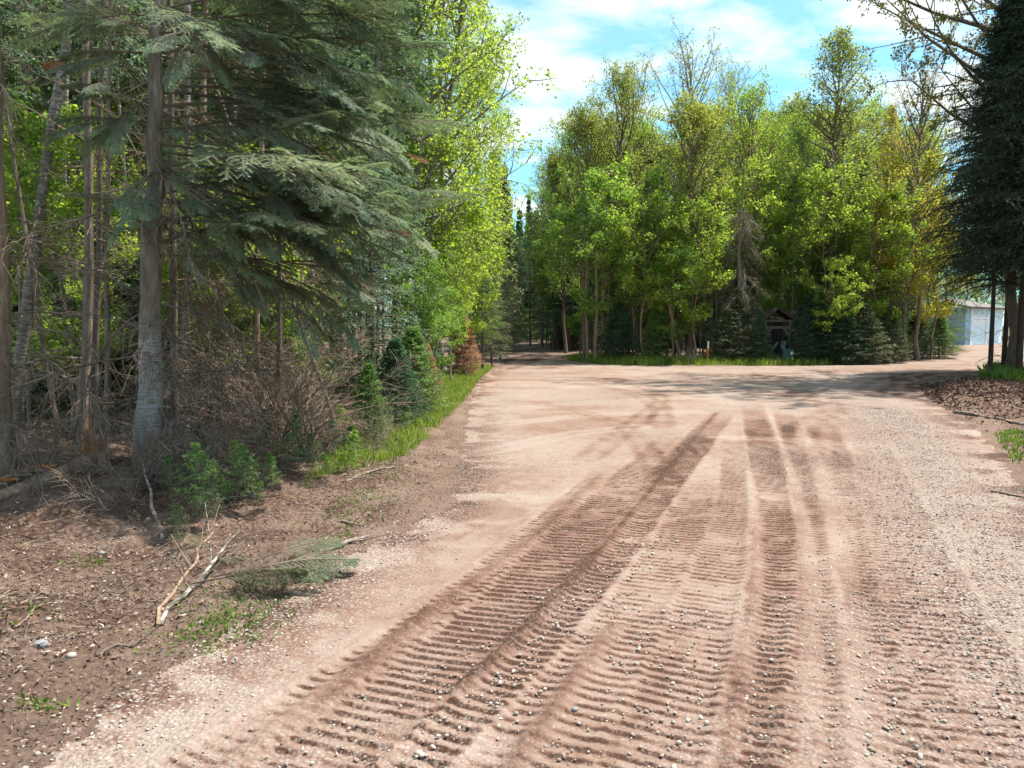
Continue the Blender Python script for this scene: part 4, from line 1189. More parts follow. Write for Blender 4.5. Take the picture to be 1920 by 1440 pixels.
def loose_stick(label, a, b, r, bark=None, name='fallen_stick', twigs=2, lift=.0, bend=.05):
    A_, B_ = np.array([*G(*a), 0.]), np.array([*G(*b), 0.])
    A_[2], B_[2] = H(*A_[:2]) + r * .7, H(*B_[:2]) + r * .7 + lift
    n = 8
    Q = A_ + (B_ - A_) * np.linspace(0, 1, n)[:, None]
    Q[1:-1, :2] += rng.normal(size=(n - 2, 2)) * bend * np.linalg.norm(B_ - A_) * .35
    for k in range(1, n - 1): Q[k, 2] = max(Q[k, 2], H(Q[k, 0], Q[k, 1]) + r * .6)
    gg = Geo()
    gg.tube(Q - A_, np.linspace(r, r * .5, n), 7, lump=.25, seed=int(a[0]))
    if twigs:
        P, D = sample(Q[None] - A_, rng.random((1, twigs)) * .7 + .25)
        gg.poly(grow(P, D + .7 * rand_perp(D, rng) + (0, 0, .3), .25 + .2 * rng.random(len(P)), 3, (0, 0, 0), .2), r * .4, .002, 4)
    o = link(name, gg.mesh(name, [bark or B_GREY], True), None, tuple(A_))
    return tag(o, label, 'stick')
loose_stick('thick grey stick lying at the gravel edge, right of the cut fir boughs', (598, 1038), (690, 1012), .022, B_GREY, twigs=1)
loose_stick('peeled pale stick standing out of the cut fir boughs', (300, 1165), (450, 1045), .014, B_BIRCH, lift=.12, twigs=3)
loose_stick('thin forked brown stick beside the peeled pale one', (296, 1168), (400, 1015), .012, B_BROWN, lift=.1, twigs=3)
loose_stick('dark stick lying on the litter, lower left', (30, 1228), (150, 1190), .012, B_DARK, twigs=0)
loose_stick('curved dark stick on bare soil above the gravel edge', (180, 1238), (250, 1210), .012, B_DARK, twigs=1)
loose_stick('long pale stick leaning behind the green seedlings', (385, 950), (480, 938), .014, B_BIRCH, twigs=2, lift=.05)
loose_stick('pale stick leaning down from the foot of the big fir', (305, 1000), (258, 905), .016, B_BIRCH, twigs=2, lift=.25, bend=.015)
loose_stick('dark root stick at the right gravel edge', (1858, 922), (1925, 935), .012, B_DARK, twigs=0)
loose_stick('pale stick lying on the dark soil bank at right', (1745, 722), (1800, 733), .03, B_SILV, twigs=1)
loose_stick('long pale pole half buried in the right soil bank', (1790, 775), (1920, 800), .035, B_BIRCH, twigs=0)
loose_stick('short pale stick near the top of the right soil bank', (1752, 705), (1768, 708), .03, B_SILV, twigs=0)
loose_stick('grey stick on the earth below the grass verge', (650, 908), (740, 888), .016, B_GREY, twigs=2)
loose_stick('thin grey stick on the bare verge beside tiny weeds', (640, 975), (690, 985), .01, B_GREY, twigs=1)

# broken stump with split orange wood and torn roots
sx, sy = AT(180, 870, 7.9)[0], 7.9
t = thing('broken_stump', 'broken stump with split orange wood left of the big fir', 'stump', (sx, sy, H(sx, sy)))
M_SPLIT = plain('split_wood', (0.42, 0.17, 0.05), 0.8, 0.55, 14, spec=.2)
M_PALEW = plain('pale_wood', (0.27, 0.19, 0.13), 0.8, 0.45, 14, spec=.2)
gg = Geo()
gg.tube(np.array([[0, 0, -.2], [0, 0, 0], [.02, 0, .12], [.03, .02, .2]]), np.array([.2, .16, .12, .1]), 12, lump=.3)
link('stump_base', gg.mesh('stump_base', [B_BROWN], True), t)
for i in range(15):
    a = i * .42 + random.random() * .3
    gg = Geo()
    L = random.uniform(.10, .34) if i not in (3, 5) else .52
    rr = .09
    b0 = np.array([math.cos(a) * rr, math.sin(a) * rr * .8, .12])
    gg.tube(np.array([b0, b0 + (0.01, 0, L * .5), b0 + (.02 * math.cos(a), 0, L)]), np.array([.03, .022, .004]), 5, lump=.5, seed=i)
    link('splinter', gg.mesh('splinter', [M_SPLIT if i % 3 else M_PALEW]), t)
t = thing('fallen_log', 'torn decaying log sloping down left from the broken stump, roots hanging below it', 'log', (sx, sy, H(sx, sy)))
gg = Geo()
Q = np.array([AT(170, 868, 7.8), AT(110, 890, 7.3), AT(50, 918, 6.9), AT(-30, 945, 6.5), AT(-110, 960, 6.2)]) - np.array([sx, sy, H(sx, sy)])
gg.tube(Q, np.array([.10, .10, .085, .075, .06]), 10, lump=.45, seed=4)
link('log_body', gg.mesh('log_body', [B_BROWN], True), t)
for i in range(9):
    u = i / 9
    P = Q[0] * (1 - u) + Q[3] * u + np.array([0, -.05, .10])
    gg = Geo()
    gg.tube(np.array([P, P + (-.16, -.02, -.0), P + (-.36, -.07, -.05)]), np.array([.010, .020, .004]), 5, lump=.9, seed=i)
    link('torn_wood', gg.mesh('torn_wood', [(M_SPLIT, M_PALEW, M_PALEW)[i % 3]]), t)
for i in range(16):
    P = Q[0] * (1 - i / 16) + Q[3] * (i / 16) + np.array([random.uniform(-.1, .1), -.08, random.uniform(-.10, -.02)])
    gg = Geo()
    pl = grow(P[None], np.array([[random.uniform(-1, -.2), random.uniform(-.6, -.1), random.uniform(-.35, .05)]]), random.uniform(.4, .9), 6, (0, -.2, -.2), .35)
    gg.tube(pl[0], np.linspace(random.uniform(.015, .035), .006, 7), 6, lump=.3, seed=i)
    link('root', gg.mesh('root', [B_BROWN if i % 2 else B_GREY], True), t)

# cut green boughs and seedlings on the left bank
random.seed(5)
for i, (px, py, L, az, lab) in enumerate([
    (440, 1090, .75, .25, 'cut green fir bough lying flat, its tip at the gravel edge'),
    (400, 1100, .7, -.2, 'cut fir bough under the peeled pale stick'),
    (470, 1070, .6, .5, 'blue green cut fir bough, rightmost of the pile'),
    (370, 1085, .6, 1.3, 'cut fir bough pointing back to the wood'),
    (360, 1120, .65, .1, 'cut fir bough nearest the bare soil'),
    (340, 1060, .5, 1.8, 'small cut fir bough behind the forked stick')]):
    x, y = G(px, py)
    t = thing('cut_bough', lab, 'bough', (x, y, H(x, y) + .07), (random.uniform(-.7, .7), random.uniform(-.22, .05), az), L)
    b = link('bough', BOUGH[i % 4][0], t)
    link('needles', BOUGH[i % 4][1], t, mat=M_CUT)
    for j in range(5):
        link('twig', DEADB[j], t, (.1 + .15 * j, 0, 0), (0, random.uniform(-.7, 0), random.uniform(-1.2, 1.2)), .35)
for i, (px, py, hh, lab) in enumerate([
    (385, 985, .62, 'green fir seedling on a thin pale stem below the big fir'),
    (515, 930, .5, 'bright green fir seedling at the shade edge right of the pale leaning stick'),
    (560, 905, .8, 'taller green fir seedling with pale stem near the grass verge'),
    (430, 960, .35, 'stubby fir seedling between two taller ones'),
    (345, 1000, .4, 'pale green seedling left of the thin stemmed one'),
    (480, 950, .3, 'tiny fir seedling beside the bright green one')]):
    x, y = G(px, py)
    t = thing('fir_seedling', lab, 'seedling', (x, y, H(x, y)))
    P_ = PR['wisp'][i % 3]
    t.scale = (hh / 3 * .6, hh / 3 * .6, hh / 3 * .75)
    t.rotation_euler = (random.uniform(-.25, .25), random.uniform(-.25, .25), i)
    link('stem', P_[0], t, mat=B_BROWN)
    link('needles', P_[1], t, mat=(M_CUT, M_FIRL)[i % 2])

for i in range(22):
    u = random.random()
    px = 300 + 470 * u
    py = 985 - 150 * u + random.uniform(-45, 22)
    x, y = G(px, py)
    tree('wisp', i, 0, y, 0, 'low green fir sprig in the shade at the brushy forest edge', group='fir sprigs along the brushy forest edge', leaf=(M_CUT, M_FIRL, M_MID)[i % 3], bark=B_BROWN, H0=random.uniform(.2, .6), xy=(x, y), wide=1.0, lean=(random.uniform(-.3, .3), random.uniform(-.3, .3)), cat='seedling')
for i in range(16):
    u = random.random()
    px = 250 + 480 * u
    py = 960 - 140 * u + random.uniform(-30, 20)
    x, y = G(px, py)
    t = thing('dead_bush', 'low bare twig clump at the brushy forest edge', 'bush', (x, y, H(x, y)), group='low twig clumps along the brushy forest edge')
    for j in range(8):
        link('branch', DEADB[(i + j) % 5], t, (random.uniform(-.15, .15), random.uniform(-.15, .15), 0), (0, random.uniform(-1.4, -.3), random.uniform(0, 6.28)), random.uniform(.35, .8))

# ------------------------------------------------------------------ right side spruces
random.seed(31)
for i, (px, d, hh, wd, lf, lab) in enumerate([
    (1912, 21.5, 11.8, 1.15, M_FIRD, 'big dark spruce at the right picture edge with the thickest trunk'),
    (1858, 22.0, 10.6, .95, M_FIRD, 'leftmost dark spruce of the right group on a slim black trunk'),
    (1882, 24.5, 11.8, 1.0, M_FIRD, 'dark spruce second from left in the right group'),
    (1896, 27.0, 13.0, .8, M_FIRD, 'dark spruce standing furthest back in the right group'),
    (1975, 24, 14, 1.2, M_FIRD, 'dark spruce mostly outside the right picture edge'),
    (2080, 26, 14, 1.2, M_FIRD, 'dark spruce wholly at the right behind the soil bank')]):
    x = (px - 960) / FPX * d
    # long bare foot, crown from about head height
    key = 'rspruce%d' % (i % 3)
    if key not in PR:
        PR[key] = conifer(200 + i, 12, .10, (.29, .25, .31)[i % 3], 2.9, nwh=50, per_wh=7, twig=15, tuft=13, droop=.36, nl=.09, nw=.024, irregular=.5, dead_low=12, prof=((0, .1, .5, 1), (.75, 1, .72, .05)))
    s = hh / 12
    t = thing('spruce_tree', lab, 'tree', (x, d, H(x, d)), (0, 0, random.uniform(0, 6)), (s * wd * .78, s * wd * .78, s))
    link('trunk', PR[key][0], t, mat=B_BLACK)
    link('crown', PR[key][1], t, mat=lf)
# broadleaf reaching over the road at the upper right
MP = broadleaf(301, 12, .13, .35, 4.6, OVAL, nl=50, el=30, leaf=(.065, .05), per=20, nsub=8, ntw=5, spread=.12, flat=.4, droop=.15)
x, d = 7.6, 13.0
t = thing('maple_tree', 'maple with small bronze leaves reaching in from the upper right corner', 'tree', (15.6, 24.0, H(15.6, 24.0)), (0, 0, 1.0), (1.2, 1.2, 1.4))
link('trunk', MP[0], t, mat=B_DARK)
link('crown', MP[1], t, mat=leaf_mat('leaf_new_maple', [(0.10, 0.10, 0.04), (0.20, 0.19, 0.06), (0.36, 0.29, 0.12)], 0.4))
for i, (x, y, hh) in enumerate([(20, 8, 13), (19, 2, 12), (26, 16, 14), (17.5, -4, 12), (33, 28, 14), (32, 20, 13), (25, 13, 14)]):
    tree('oak' if i % 2 else 'fir', i, 0, y, 0, 'tree of the wood right of the road, outside the picture', group='trees right of the road', leaf=(M_MID, M_FIR)[i % 2 == 0], H0=hh, xy=(x, y))
for i in range(14):   # behind and right of the cabin
    d = random.uniform(78, 95)
    tree('oak', i, 1700 + i * 26, d, random.uniform(420, 520), 'leafy tree far behind the blue cabin', group='trees behind the cabin', leaf=(M_LIME, M_MID)[i % 2], wide=1.3)

# ------------------------------------------------------------------ kiosk, box, posts, cabin, camper
M_WOODG = plain('weathered_board', (0.10, 0.09, 0.085), .8, .3, 8)
M_WOODD = plain('dark_red_board', (0.045, 0.032, 0.028), .8, .4, 5)
M_BLUEP = plain('blue_grey_paint', (0.13, 0.18, 0.20), .7, .25, 5)
M_GREENP = plain('green_cabinet_paint', (0.03, 0.10, 0.085), .5, .2, 5)
M_WHITE = plain('white_paint', (0.75, 0.76, 0.76), .6, .1, 3)
M_ORANGE = plain('orange_paint', (0.62, 0.15, 0.03), .6, .2, 20)
M_CREAM = plain('cream_post', (0.60, 0.52, 0.38), .7, .2, 10)
def part(name, parent, c, d, m, rot=None, bev=0.0):
    gg = Geo()
    gg.box((0, 0, 0), d, None)
    o = link(name, gg.mesh(name, [m]), parent, c, rot)
    if bev:
        b = o.modifiers.new('bevel', 'BEVEL'); b.width = bev; b.segments = 2
    return o
D = 32.4
k0 = AT(1456, 668, D)
kx, kz = k0[0], H(k0[0], D)
K = thing('notice_kiosk', 'small gabled wooden kiosk with crossed braces in the shade of the firs', 'kiosk', (kx, D, kz))
hw, dep = .52, .8
for sx_ in (-hw, hw):
    for sy_ in (0, dep):
        part('post', K, (sx_, sy_, .85), (.10, .10, 1.7), M_WOODG, bev=.008)
part('tie_beam', K, (0, -.062, 1.42), (1.0, .022, .11), M_WOODG, bev=.005)
part('tie_beam', K, (0, -.062, 1.70), (1.24, .022, .08), M_WOODG, bev=.005)
part('floor_board', K, (0, .3, .16), (1.2, 1.0, .05), M_WOODG)
for sx_ in (-1, 1):
    ang = math.atan2(.52, .74)
    for q in range(6):
        u = (q + .5) / 6
        part('roof_board', K, (sx_ * .74 * u, dep / 2, 2.26 - .52 * u), (.152, dep + .5, .022), M_WOODD, (0, sx_ * ang, 0))
    part('rafter', K, (sx_ * .37, -.14 - .0, 1.985), (.92, .035, .09), M_WOODG, (0, sx_ * ang, 0), bev=.004)
    part('brace', K, (sx_ * .33, -.066, 1.26), (.46, .02, .06), M_WOODG, (0, sx_ * .9, 0))
part('brace', K, (-.2, -.066, .50), (.75, .02, .07), M_BLUEP, (0, -.95, 0))
for q in range(6):
    part('back_board', K, (0, dep + .062, .35 + .235 * q), (1.1, .02, .225), M_WOODD)
part('blue_post', K, (.20, -.16, .42), (.19, .09, .84), M_BLUEP, bev=.006)
part('post_cap', K, (.17, -.21, .80), (.09, .05, .16), M_WOODG, bev=.01)
bx = AT(1475, 665, 31.9)[0]
U = thing('utility_box', 'dark green utility box with white stickers, right of the kiosk posts', 'utility box', (bx, 31.9, H(bx, 31.9)))
part('cabinet', U, (0, 0, .27), (.44, .36, .54), M_GREENP, bev=.012)
part('lid', U, (0, -.01, .555), (.48, .41, .05), M_GREENP, bev=.012)
part('sticker', U, (.15, -.184, .40), (.11, .004, .14), M_WHITE)
part('sticker', U, (.19, -.184, .18), (.08, .004, .12), M_WHITE)
part('door_seam', U, (-.02, -.1835, .27), (.008, .003, .46), M_WOODD)
ox = AT(1326, 678, 31.6)[0]
O = thing('marker_post', 'orange marker post with white top standing in the grass strip', 'post', (ox, 31.6, H(ox, 31.6)), (.02, .03, 0))
part('post_body', O, (0, 0, .30), (.065, .05, .62), M_ORANGE, bev=.006)
part('post_top', O, (0, 0, .76), (.065, .05, .295), M_WHITE, bev=.006)
ox = AT(1333.5, 660, 33)[0]
gg = Geo(); gg.box((0, 0, .45), (.05, .05, .95))
tag(link('plain_post', gg.mesh('plain_post', [M_CREAM]), None, (ox, 32.9, H(ox, 32.9))), 'bare cream post just behind the orange marker post', 'post')

# blue cabin at the end of the right lane
M_CABIN = plain('pale_blue_siding', (0.62, 0.76, 0.84), .7, .1, 2)
M_CABIND = plain('blue_siding', (0.26, 0.42, 0.55), .7, .15, 2)
M_GLASS = plain('window_glass', (0.10, 0.13, 0.15), .1, .2, 1, spec=.8)
M_ROOF = plain('cabin_roof', (0.16, 0.13, 0.12), .8, .3, 3)
D = 62
cx0 = AT(1806, 640, D)[0]
Cb = thing('cabin', 'pale blue cabin with white trim at the end of the right lane', 'cabin', (cx0, D, 0), (0, 0, .7), (1.25, 1, 1))
for q in range(14):
    part('siding_board', Cb, (.43, 0, .11 + .215 * q), (.86, .2, .205), M_CABIND)
part('corner_trim', Cb, (.98, -.02, 1.5), (.24, .25, 3.0), M_WHITE)
part('garage_door', Cb, (2.35, .0, 1.05), (2.4, .16, 2.1), M_CABIN)
for q in range(4):
    part('door_panel', Cb, (2.35, -.09, .27 + .52 * q), (2.3, .03, .47), M_WHITE if q == 3 else M_CABIN, bev=.01)
part('door_trim', Cb, (2.35, -.02, 2.22), (2.6, .24, .2), M_WHITE)
part('door_trim', Cb, (3.66, -.02, 1.1), (.2, .24, 2.2), M_WHITE)
part('wall', Cb, (5.2, 0, 1.5), (2.9, .2, 3.0), M_CABIN)
part('upper_wall', Cb, (2.35, 0, 2.68), (2.5, .18, .68), M_CABIN)
for xx in (1.7, 2.9):
    w = part('window', Cb, (xx, -.12, 2.68), (.7, .06, .52), M_WHITE)
    part('pane', w, (0, -.035, 0), (.56, .01, .4), M_GLASS)
part('side_wall', Cb, (.0, 3.0, 1.5), (.2, 5.8, 3.0), M_CABIND)
part('roof', Cb, (3.3, 2.8, 3.75), (7.6, 7, .15), M_ROOF, (R(12), 0, 0))
part('porch_rail', Cb, (-.6, .6, .6), (.9, .06, .08), M_ROOF)
part('porch_post', Cb, (-.9, .6, .7), (.12, .12, 1.4), M_WOODD)
# far camper seen through the stems
D = 68
qx = AT(1104, 640, D)[0]
Rv = thing('camper', 'white camper with a blue band glimpsed through the stems beyond the twin trunks', 'camper', (qx, D, .1))
part('body', Rv, (0, 0, .75), (1.9, 2.4, 1.3), M_WHITE, bev=.12)
part('blue_band', Rv, (0, -1.21, .9), (1.7, .03, .28), M_CABIND)
part('window', Rv, (-.2, -1.23, 1.15), (.7, .03, .3), M_GLASS)
for sx_ in (-.6, .6):
    gg = Geo(); gg.tube(np.array([[0, -.1, 0], [0, .1, 0]]), np.array([.28, .28]), 16)
    w = link('wheel', gg.mesh('wheel', [B_DARK]), Rv, (sx_, -1.05, .18))

# ------------------------------------------------------------------ ground stuff
def heights(x, y):
    return height_base(x, y)
# grass: left verge, far strip, ferns and weeds
def grass(name, poly_px, n, hmin, hmax, mat, wid=.010, world=None):
    poly = np.array([G(*p) for p in poly_px]) if world is None else np.array(world)
    lo, hi = poly.min(0), poly.max(0)
    r = np.random.default_rng(n)
    P = []
    tot = 0
    while tot < n:
        q = lo + (hi - lo) * r.random((n * 2, 2))
        s = sdist(q[:, 0], q[:, 1], poly)
        clump = fbm(q[:, 0], q[:, 1], 1.6, 5, 2)
        q = q[(s > 0) & (r.random(len(q)) < np.clip((s + .05) * 6, .1, 1) * sstep(.25, .6, clump + .12))]
        P.append(q); tot += len(q)
        if len(P) > 30: break
    q = np.concatenate(P)[:n]
    h, _ = heights(q[:, 0], q[:, 1])
    C = np.stack([q[:, 0], q[:, 1], h - .01], 1)
    D1 = unit(r.normal(size=C.shape) * (.32, .32, 0) + (0, 0, 1))
    D2 = unit(D1 + r.normal(size=C.shape) * (.5, .5, 0))
    L = (hmin + (hmax - hmin) * r.random(len(C)) ** 1.5)[:, None]
    T = unit(np.cross(D1, r.normal(size=C.shape))) * wid / 2
    m_ = C + D1 * L * .55
    V = np.stack([C - T, C + T, m_ + T * .8, m_ - T * .8, m_ + D2 * L * .5], 1)
    gg = Geo()
    n_ = len(C)
    b = np.arange(n_)[:, None] * 5
    gg.v.append(V.reshape(-1, 3)); gg.n = 5 * n_
    gg.f.append((b + np.array([[0, 1, 2, 3]]), 0)); gg.f.append((b + np.array([[3, 2, 4]]), 0))
    return link(name, gg.mesh(name, [mat]))
o = grass('grass', [(560, 925), (640, 862), (700, 815), (760, 760), (800, 735), (830, 705), (870, 690), (925, 690), (905, 706), (888, 728), (868, 758), (832, 792), (796, 832), (765, 862), (690, 885), (620, 900)], 26000, .06, .24, M_GRASS)
tag(o, 'bright green grass along the left verge of the gravel', 'grass', kind='stuff')
o = grass('grass', None, 14000, .10, .42, M_GRASS, .02, world=[G(1060, 676), G(1130, 683.5), G(1200, 686), G(1450, 686), G(1600, 684), G(1660, 680.5), G(1600, 677), G(1450, 678), G(1330, 678), G(1200, 679), G(1090, 671)])
tag(o, 'strip of bright grass at the foot of the middle wood', 'grass', kind='stuff')
o = grass('ground_weeds', None, 5000, .08, .35, M_FERN, .035, world=[G(1062, 674), G(1100, 680), G(1250, 684), G(1290, 684), G(1250, 677), G(1120, 668)])
tag(o, 'yellow green weeds and ferns below the twin stems', 'weeds', kind='stuff')
o = grass('ground_weeds', None, 2600, .12, .45, M_FERN, .05, world=[G(1838, 722), G(1920, 730), G(1920, 696), G(1850, 696)])
tag(o, 'green ferns at the foot of the right spruces', 'weeds', kind='stuff')
o = grass('ground_weeds', None, 900, .03, .10, M_FERN, .02, world=[G(1862, 815), G(1900, 870), G(1960, 880), G(1960, 820), G(1890, 805)])
tag(o, 'patch of small green weeds on the right soil bank', 'weeds', kind='stuff')
gg_ = [(400, 1190, .35, 260), (440, 1165, .25, 160), (100, 1330, .10, 30), (70, 1345, .08, 30), (660, 965, .5, 160), (690, 940, .4, 120), (170, 1050, .2, 60), (640, 1015, .25, 80), (430, 1130, .4, 120), (530, 1110, .3, 60), (40, 1180, .2, 40), (700, 900, .5, 160)]
gg = Geo(); r = np.random.default_rng(8)
for px, py, rad_, n in gg_:
    x, y = G(px, py)
    q = np.array([x, y]) + r.normal(size=(n, 2)) * rad_ * .45
    h, _ = heights(q[:, 0], q[:, 1])
    C = np.stack([q[:, 0], q[:, 1], h + .01], 1)
    gg.leaves(C, unit(r.normal(size=C.shape) + (0, 0, .8)), unit(r.normal(size=C.shape) + (0, 0, 1)), .018 + .03 * r.random(n), .007 + .012 * r.random(n), fold=.1)
tag(link('ground_weeds', gg.mesh('ground_weeds', [M_FERN])), 'tiny green weeds dotted over the left bank', 'weeds', kind='stuff')

# litter: leaves, chips and twigs
def scatter_poly(poly_w, n, r, dens=None):
    poly = np.array(poly_w); lo, hi = poly.min(0), poly.max(0)
    Q = []
    tot = 0
    for _ in range(40):
        q = lo + (hi - lo) * r.random((n, 2))
        k = sdist(q[:, 0], q[:, 1], poly) > 0
        if dens is not None: k &= r.random(n) < dens(q[:, 0], q[:, 1])
        Q.append(q[k]); tot += k.sum()
        if tot >= n: break
    return np.concatenate(Q)[:n]
r = np.random.default_rng(77)
LEFTP = [G(60, 1440), G(255, 1290), G(430, 1180), G(600, 1070), G(745, 1000), G(845, 945), G(858, 860), G(780, 850), (-1.2, 14), (-9, 14), (-9, 2), (-2.6, 1.5)]
q = scatter_poly(LEFTP, 70000, r, lambda x, y: np.clip(9.0 / (y * y), .12, 1) * (.35 + .65 * sstep(-.1, 1.2, -sdist(x, y, ROAD))))
h, _ = heights(q[:, 0], q[:, 1])
C = np.stack([q[:, 0], q[:, 1], h + .004 + .02 * r.random(len(q))], 1)
gg = Geo()
gg.leaves(C, unit(r.normal(size=C.shape) * (1, 1, .25)), unit(r.normal(size=C.shape) * .55 + (0, 0, 1)), .010 + .040 * r.random(len(C)) ** 2.4, .006 + .016 * r.random(len(C)) ** 1.7, fold=.2)
M_LIT = chips_mat('leaf_litter', [(0.04, 0.024, 0.018), (0.09, 0.05, 0.036), (0.16, 0.10, 0.07), (0.24, 0.17, 0.13), (0.12, 0.075, 0.055), (0.30, 0.22, 0.17), (0.42, 0.34, 0.28)])
tag(link('leaf_litter', gg.mesh('leaf_litter', [M_LIT])), 'brown leaf and bark litter on the left bank', 'litter', kind='stuff')
gg = Geo()
q = scatter_poly(LEFTP, 6500, r, lambda x, y: np.clip(14.0 / (y * y), .2, 1) * sstep(.1, 1.0, -sdist(x, y, ROAD)))
h, _ = heights(q[:, 0], q[:, 1])
C = np.stack([q[:, 0], q[:, 1], h + .008], 1)
PLn = grow(C, r.normal(size=C.shape) * (1, 1, .12), .05 + .3 * r.random(len(C)) ** 2.2, 3, (0, 0, 0), .5, r)
gg.poly(PLn, .0018 + .0035 * r.random(len(C)), .001, 3)
tag(link('fallen_twigs', gg.mesh('fallen_twigs', [B_DEAD])), 'small dead twigs lying over the left bank', 'twigs', kind='stuff')
# clods and litter of the right bank
mx_, my_ = G(1850, 745)
q = np.array([mx_, my_]) + r.normal(size=(17000, 2)) * (2.2, 2.4)
q = q[sdist(q[:, 0], q[:, 1], ROAD) < -.02]
h, _ = heights(q[:, 0], q[:, 1])
C = np.stack([q[:, 0], q[:, 1], h + .01], 1)
gg = Geo()
gg.leaves(C, unit(r.normal(size=C.shape) * (1, 1, .5)), unit(r.normal(size=C.shape) * .7 + (0, 0, 1)), .03 + .09 * r.random(len(C)) ** 2, .02 + .04 * r.random(len(C)), fold=.25)
M_LITD = chips_mat('dark_litter', [(0.035, 0.018, 0.013), (0.08, 0.042, 0.03), (0.14, 0.075, 0.05), (0.22, 0.14, 0.10)])
tag(link('bark_litter', gg.mesh('bark_litter', [M_LITD])), 'dark bark litter on the soil bank at right', 'litter', kind='stuff')

# stones
def stones(name, q, sz, mat, label, flat=.55, sink=.25):
    r = np.random.default_rng(len(q))
    ph = (1 + 5 ** .5) / 2
    ico = np.array([[-1, ph, 0], [1, ph, 0], [-1, -ph, 0], [1, -ph, 0], [0, -1, ph], [0, 1, ph], [0, -1, -ph], [0, 1, -ph], [ph, 0, -1], [ph, 0, 1], [-ph, 0, -1], [-ph, 0, 1]]) / 1.902
    F = np.array([[0, 11, 5], [0, 5, 1], [0, 1, 7], [0, 7, 10], [0, 10, 11], [1, 5, 9], [5, 11, 4], [11, 10, 2], [10, 7, 6], [7, 1, 8], [3, 9, 4], [3, 4, 2], [3, 2, 6], [3, 6, 8], [3, 8, 9], [4, 9, 5], [2, 4, 11], [6, 2, 10], [8, 6, 7], [9, 8, 1]])
    n = len(q)
    h, _ = heights(q[:, 0], q[:, 1])
    V = ico[None] * (1 + .35 * (r.random((n, 12, 1)) - .5))
    V = V * np.stack([np.ones(n), .6 + .4 * r.random(n), flat * (.7 + .6 * r.random(n))], 1)[:, None]
    a = r.random(n) * 6.28
    c, s = np.cos(a)[:, None], np.sin(a)[:, None]
    tl = r.normal(size=(n, 1)) * .3
    x, y, z = V[..., 0], V[..., 1], V[..., 2]
    z2 = z + x * tl
    X, Y = x * c - y * s, x * s + y * c
    V = np.stack([X, Y, z2], -1) * sz[:, None, None] / 2
    V = V + np.stack([q[:, 0], q[:, 1], h + sz * flat * .5 * (1 - 2 * sink)], 1)[:, None]
    gg = Geo()
    gg.add(V.reshape(-1, 3), (np.arange(n)[:, None, None] * 12 + F[None]).reshape(-1, 3))
    return tag(link(name, gg.mesh(name, [mat], True)), label, 'gravel', kind='stuff')
M_PEB = chips_mat('pebble', [(0.22, 0.165, 0.135), (0.32, 0.255, 0.21), (0.44, 0.37, 0.315), (0.30, 0.235, 0.19), (0.25, 0.22, 0.20), (0.50, 0.44, 0.385), (0.34, 0.27, 0.22)], .7)
NEARP = [(-3, 1.8), (4.5, 1.8), (9, 12), (-1, 12), (-.9, 8), (-1.2, 5)]
q = scatter_poly(NEARP, 7000, r, lambda x, y: (sdist(x, y, ROAD) > .02) * np.clip(7 / (y * y), .06, 1))
stones('gravel', q, .005 + .015 * r.random(len(q)) ** 3, M_PEB, 'small pale pebbles scattered over the track marks')
lines = [([(920, 1330), (1051, 1231), (1125, 1116), (1194, 1038), (1256, 1002)], .10, 420), ([(700, 1560), (860, 1340), (1000, 1180), (1120, 1050)], .12, 260), ([(1340, 1500), (1384, 1301), (1400, 1150)], .05, 160),
         ([(1580, 1440), (1560, 1200), (1560, 1050)], .12, 260), ([(1700, 1440), (1640, 1250), (1600, 1100)], .12, 260), ([(100, 1430), (400, 1220), (640, 1070), (800, 985)], .16, 700), ([(1230, 1500), (1260, 1300), (1290, 1150)], .2, 250)]
Q = []
for pts, w, n in lines:
    P = smooth_pts(pts); i = r.integers(0, len(P), n)
    Q.append(P[i] + r.normal(size=(n, 2)) * w)
q = np.concatenate(Q)
stones('gravel', q, .007 + .020 * r.random(len(q)) ** 2.5, M_PEB, 'larger pale stones pushed into rows between the tracks')
P = smooth_pts([(2300, 1600), (1930, 1180), (1800, 980), (1700, 840), (1650, 770)], 60)
i = np.clip((r.random(11000) ** .8 * 60).astype(int), 0, 59)
q = P[i] + r.normal(size=(11000, 2)) * .42 + (.15, 0)
q = q[(sdist(q[:, 0], q[:, 1], ROAD) > 0) & (q[:, 1] > 1.8)]
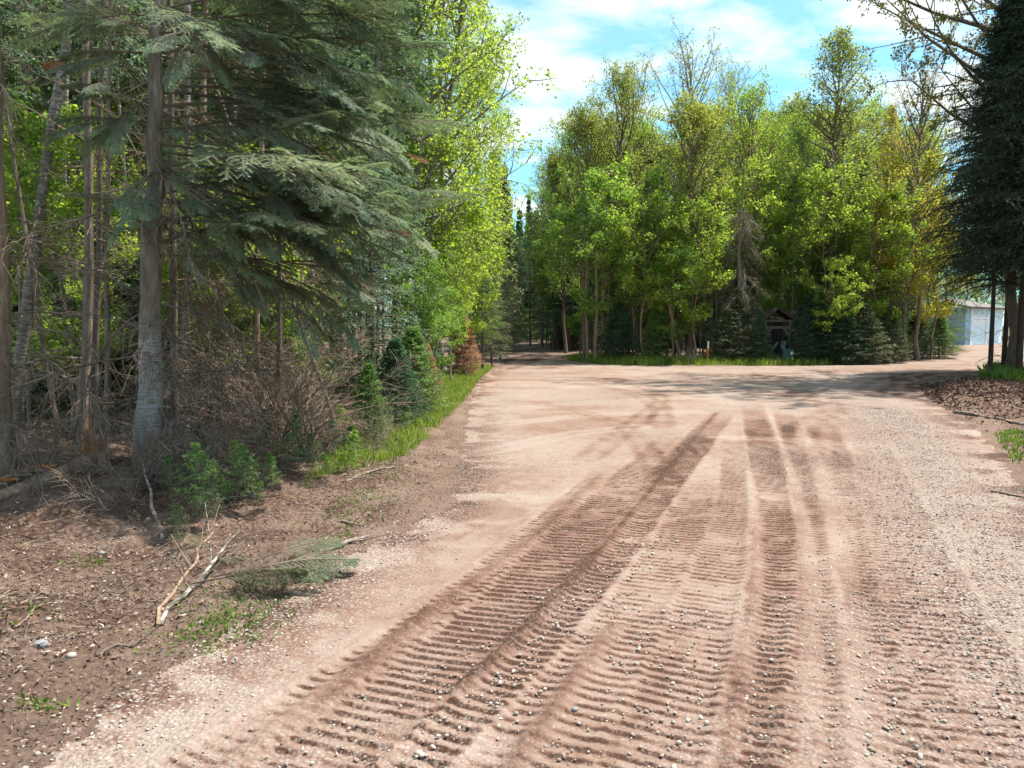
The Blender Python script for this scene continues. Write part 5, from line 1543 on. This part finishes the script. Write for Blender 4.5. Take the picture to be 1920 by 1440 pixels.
M_GRV = chips_mat('crushed_stone', [(0.12, 0.085, 0.07), (0.20, 0.15, 0.125), (0.28, 0.22, 0.185), (0.34, 0.28, 0.24), (0.22, 0.175, 0.15), (0.40, 0.34, 0.30)], .8)
stones('gravel', q, .008 + .016 * r.random(len(q)) ** 1.8, M_GRV, 'coarse crushed gravel band along the right side', flat=.4, sink=.15)
# a few stones one can pick out
for px, py, sz, lab in [(78, 1245, .075, 'fist sized grey stone on the left bank, lower left corner'), (135, 1252, .05, 'pale stone right of the fist sized grey one'), (190, 1032, .05, 'pale grey stone among the leaf litter'),
                        (90, 1180, .04, 'small flat pinkish stone on the left litter'), (1078, 1334, .03, 'blue grey pebble in the middle of the tracks'), (785, 1415, .035, 'white rounded pebble near the lower edge')]:
    x, y = G(px, py)
    gg = Geo()
    rr = np.random.default_rng(px)
    n1_, n2_ = 8, 12
    th, ph = np.meshgrid(np.linspace(0, PI, n1_), np.arange(n2_) * 2 * PI / n2_, indexing='ij')
    rad_ = 1 + .22 * (rr.random((n1_, n2_)) - .5); rad_[0] = rad_[-1] = 1
    V = np.stack([np.sin(th) * np.cos(ph) * rad_, np.sin(th) * np.sin(ph) * rad_ * .8, np.cos(th) * .55], -1).reshape(-1, 3) * sz / 2
    i, j = np.meshgrid(np.arange(n1_ - 1), np.arange(n2_), indexing='ij')
    F = np.stack([i * n2_ + j, (i + 1) * n2_ + j, (i + 1) * n2_ + (j + 1) % n2_, i * n2_ + (j + 1) % n2_], -1).reshape(-1, 4)
    gg.add(V, F)
    tag(link('stone', gg.mesh('stone', [plain('stone_%d' % px, (0.22, 0.22, 0.225) if px in (78, 190, 1078) else (0.36, 0.31, 0.27), .8, .2, 30)], True), None, (x, y, H(x, y) + sz * .15)), lab, 'stone')
# pale brush pile at the wood edge beside the orange post
x, d = AT(1288, 680, 31.7)[0], 31.7
t = thing('brush_pile', 'pale grey brush pile at the wood edge left of the orange marker post', 'brush pile', (x, d, H(x, d)))
for j in range(22):
    link('branch', DEADB[j % 5], t, (random.uniform(-.35, .35), random.uniform(-.2, .2), random.uniform(0, .2)), (0, random.uniform(-1.1, .1), random.uniform(0, 6.28)), random.uniform(.5, .95), mat=B_SILV)
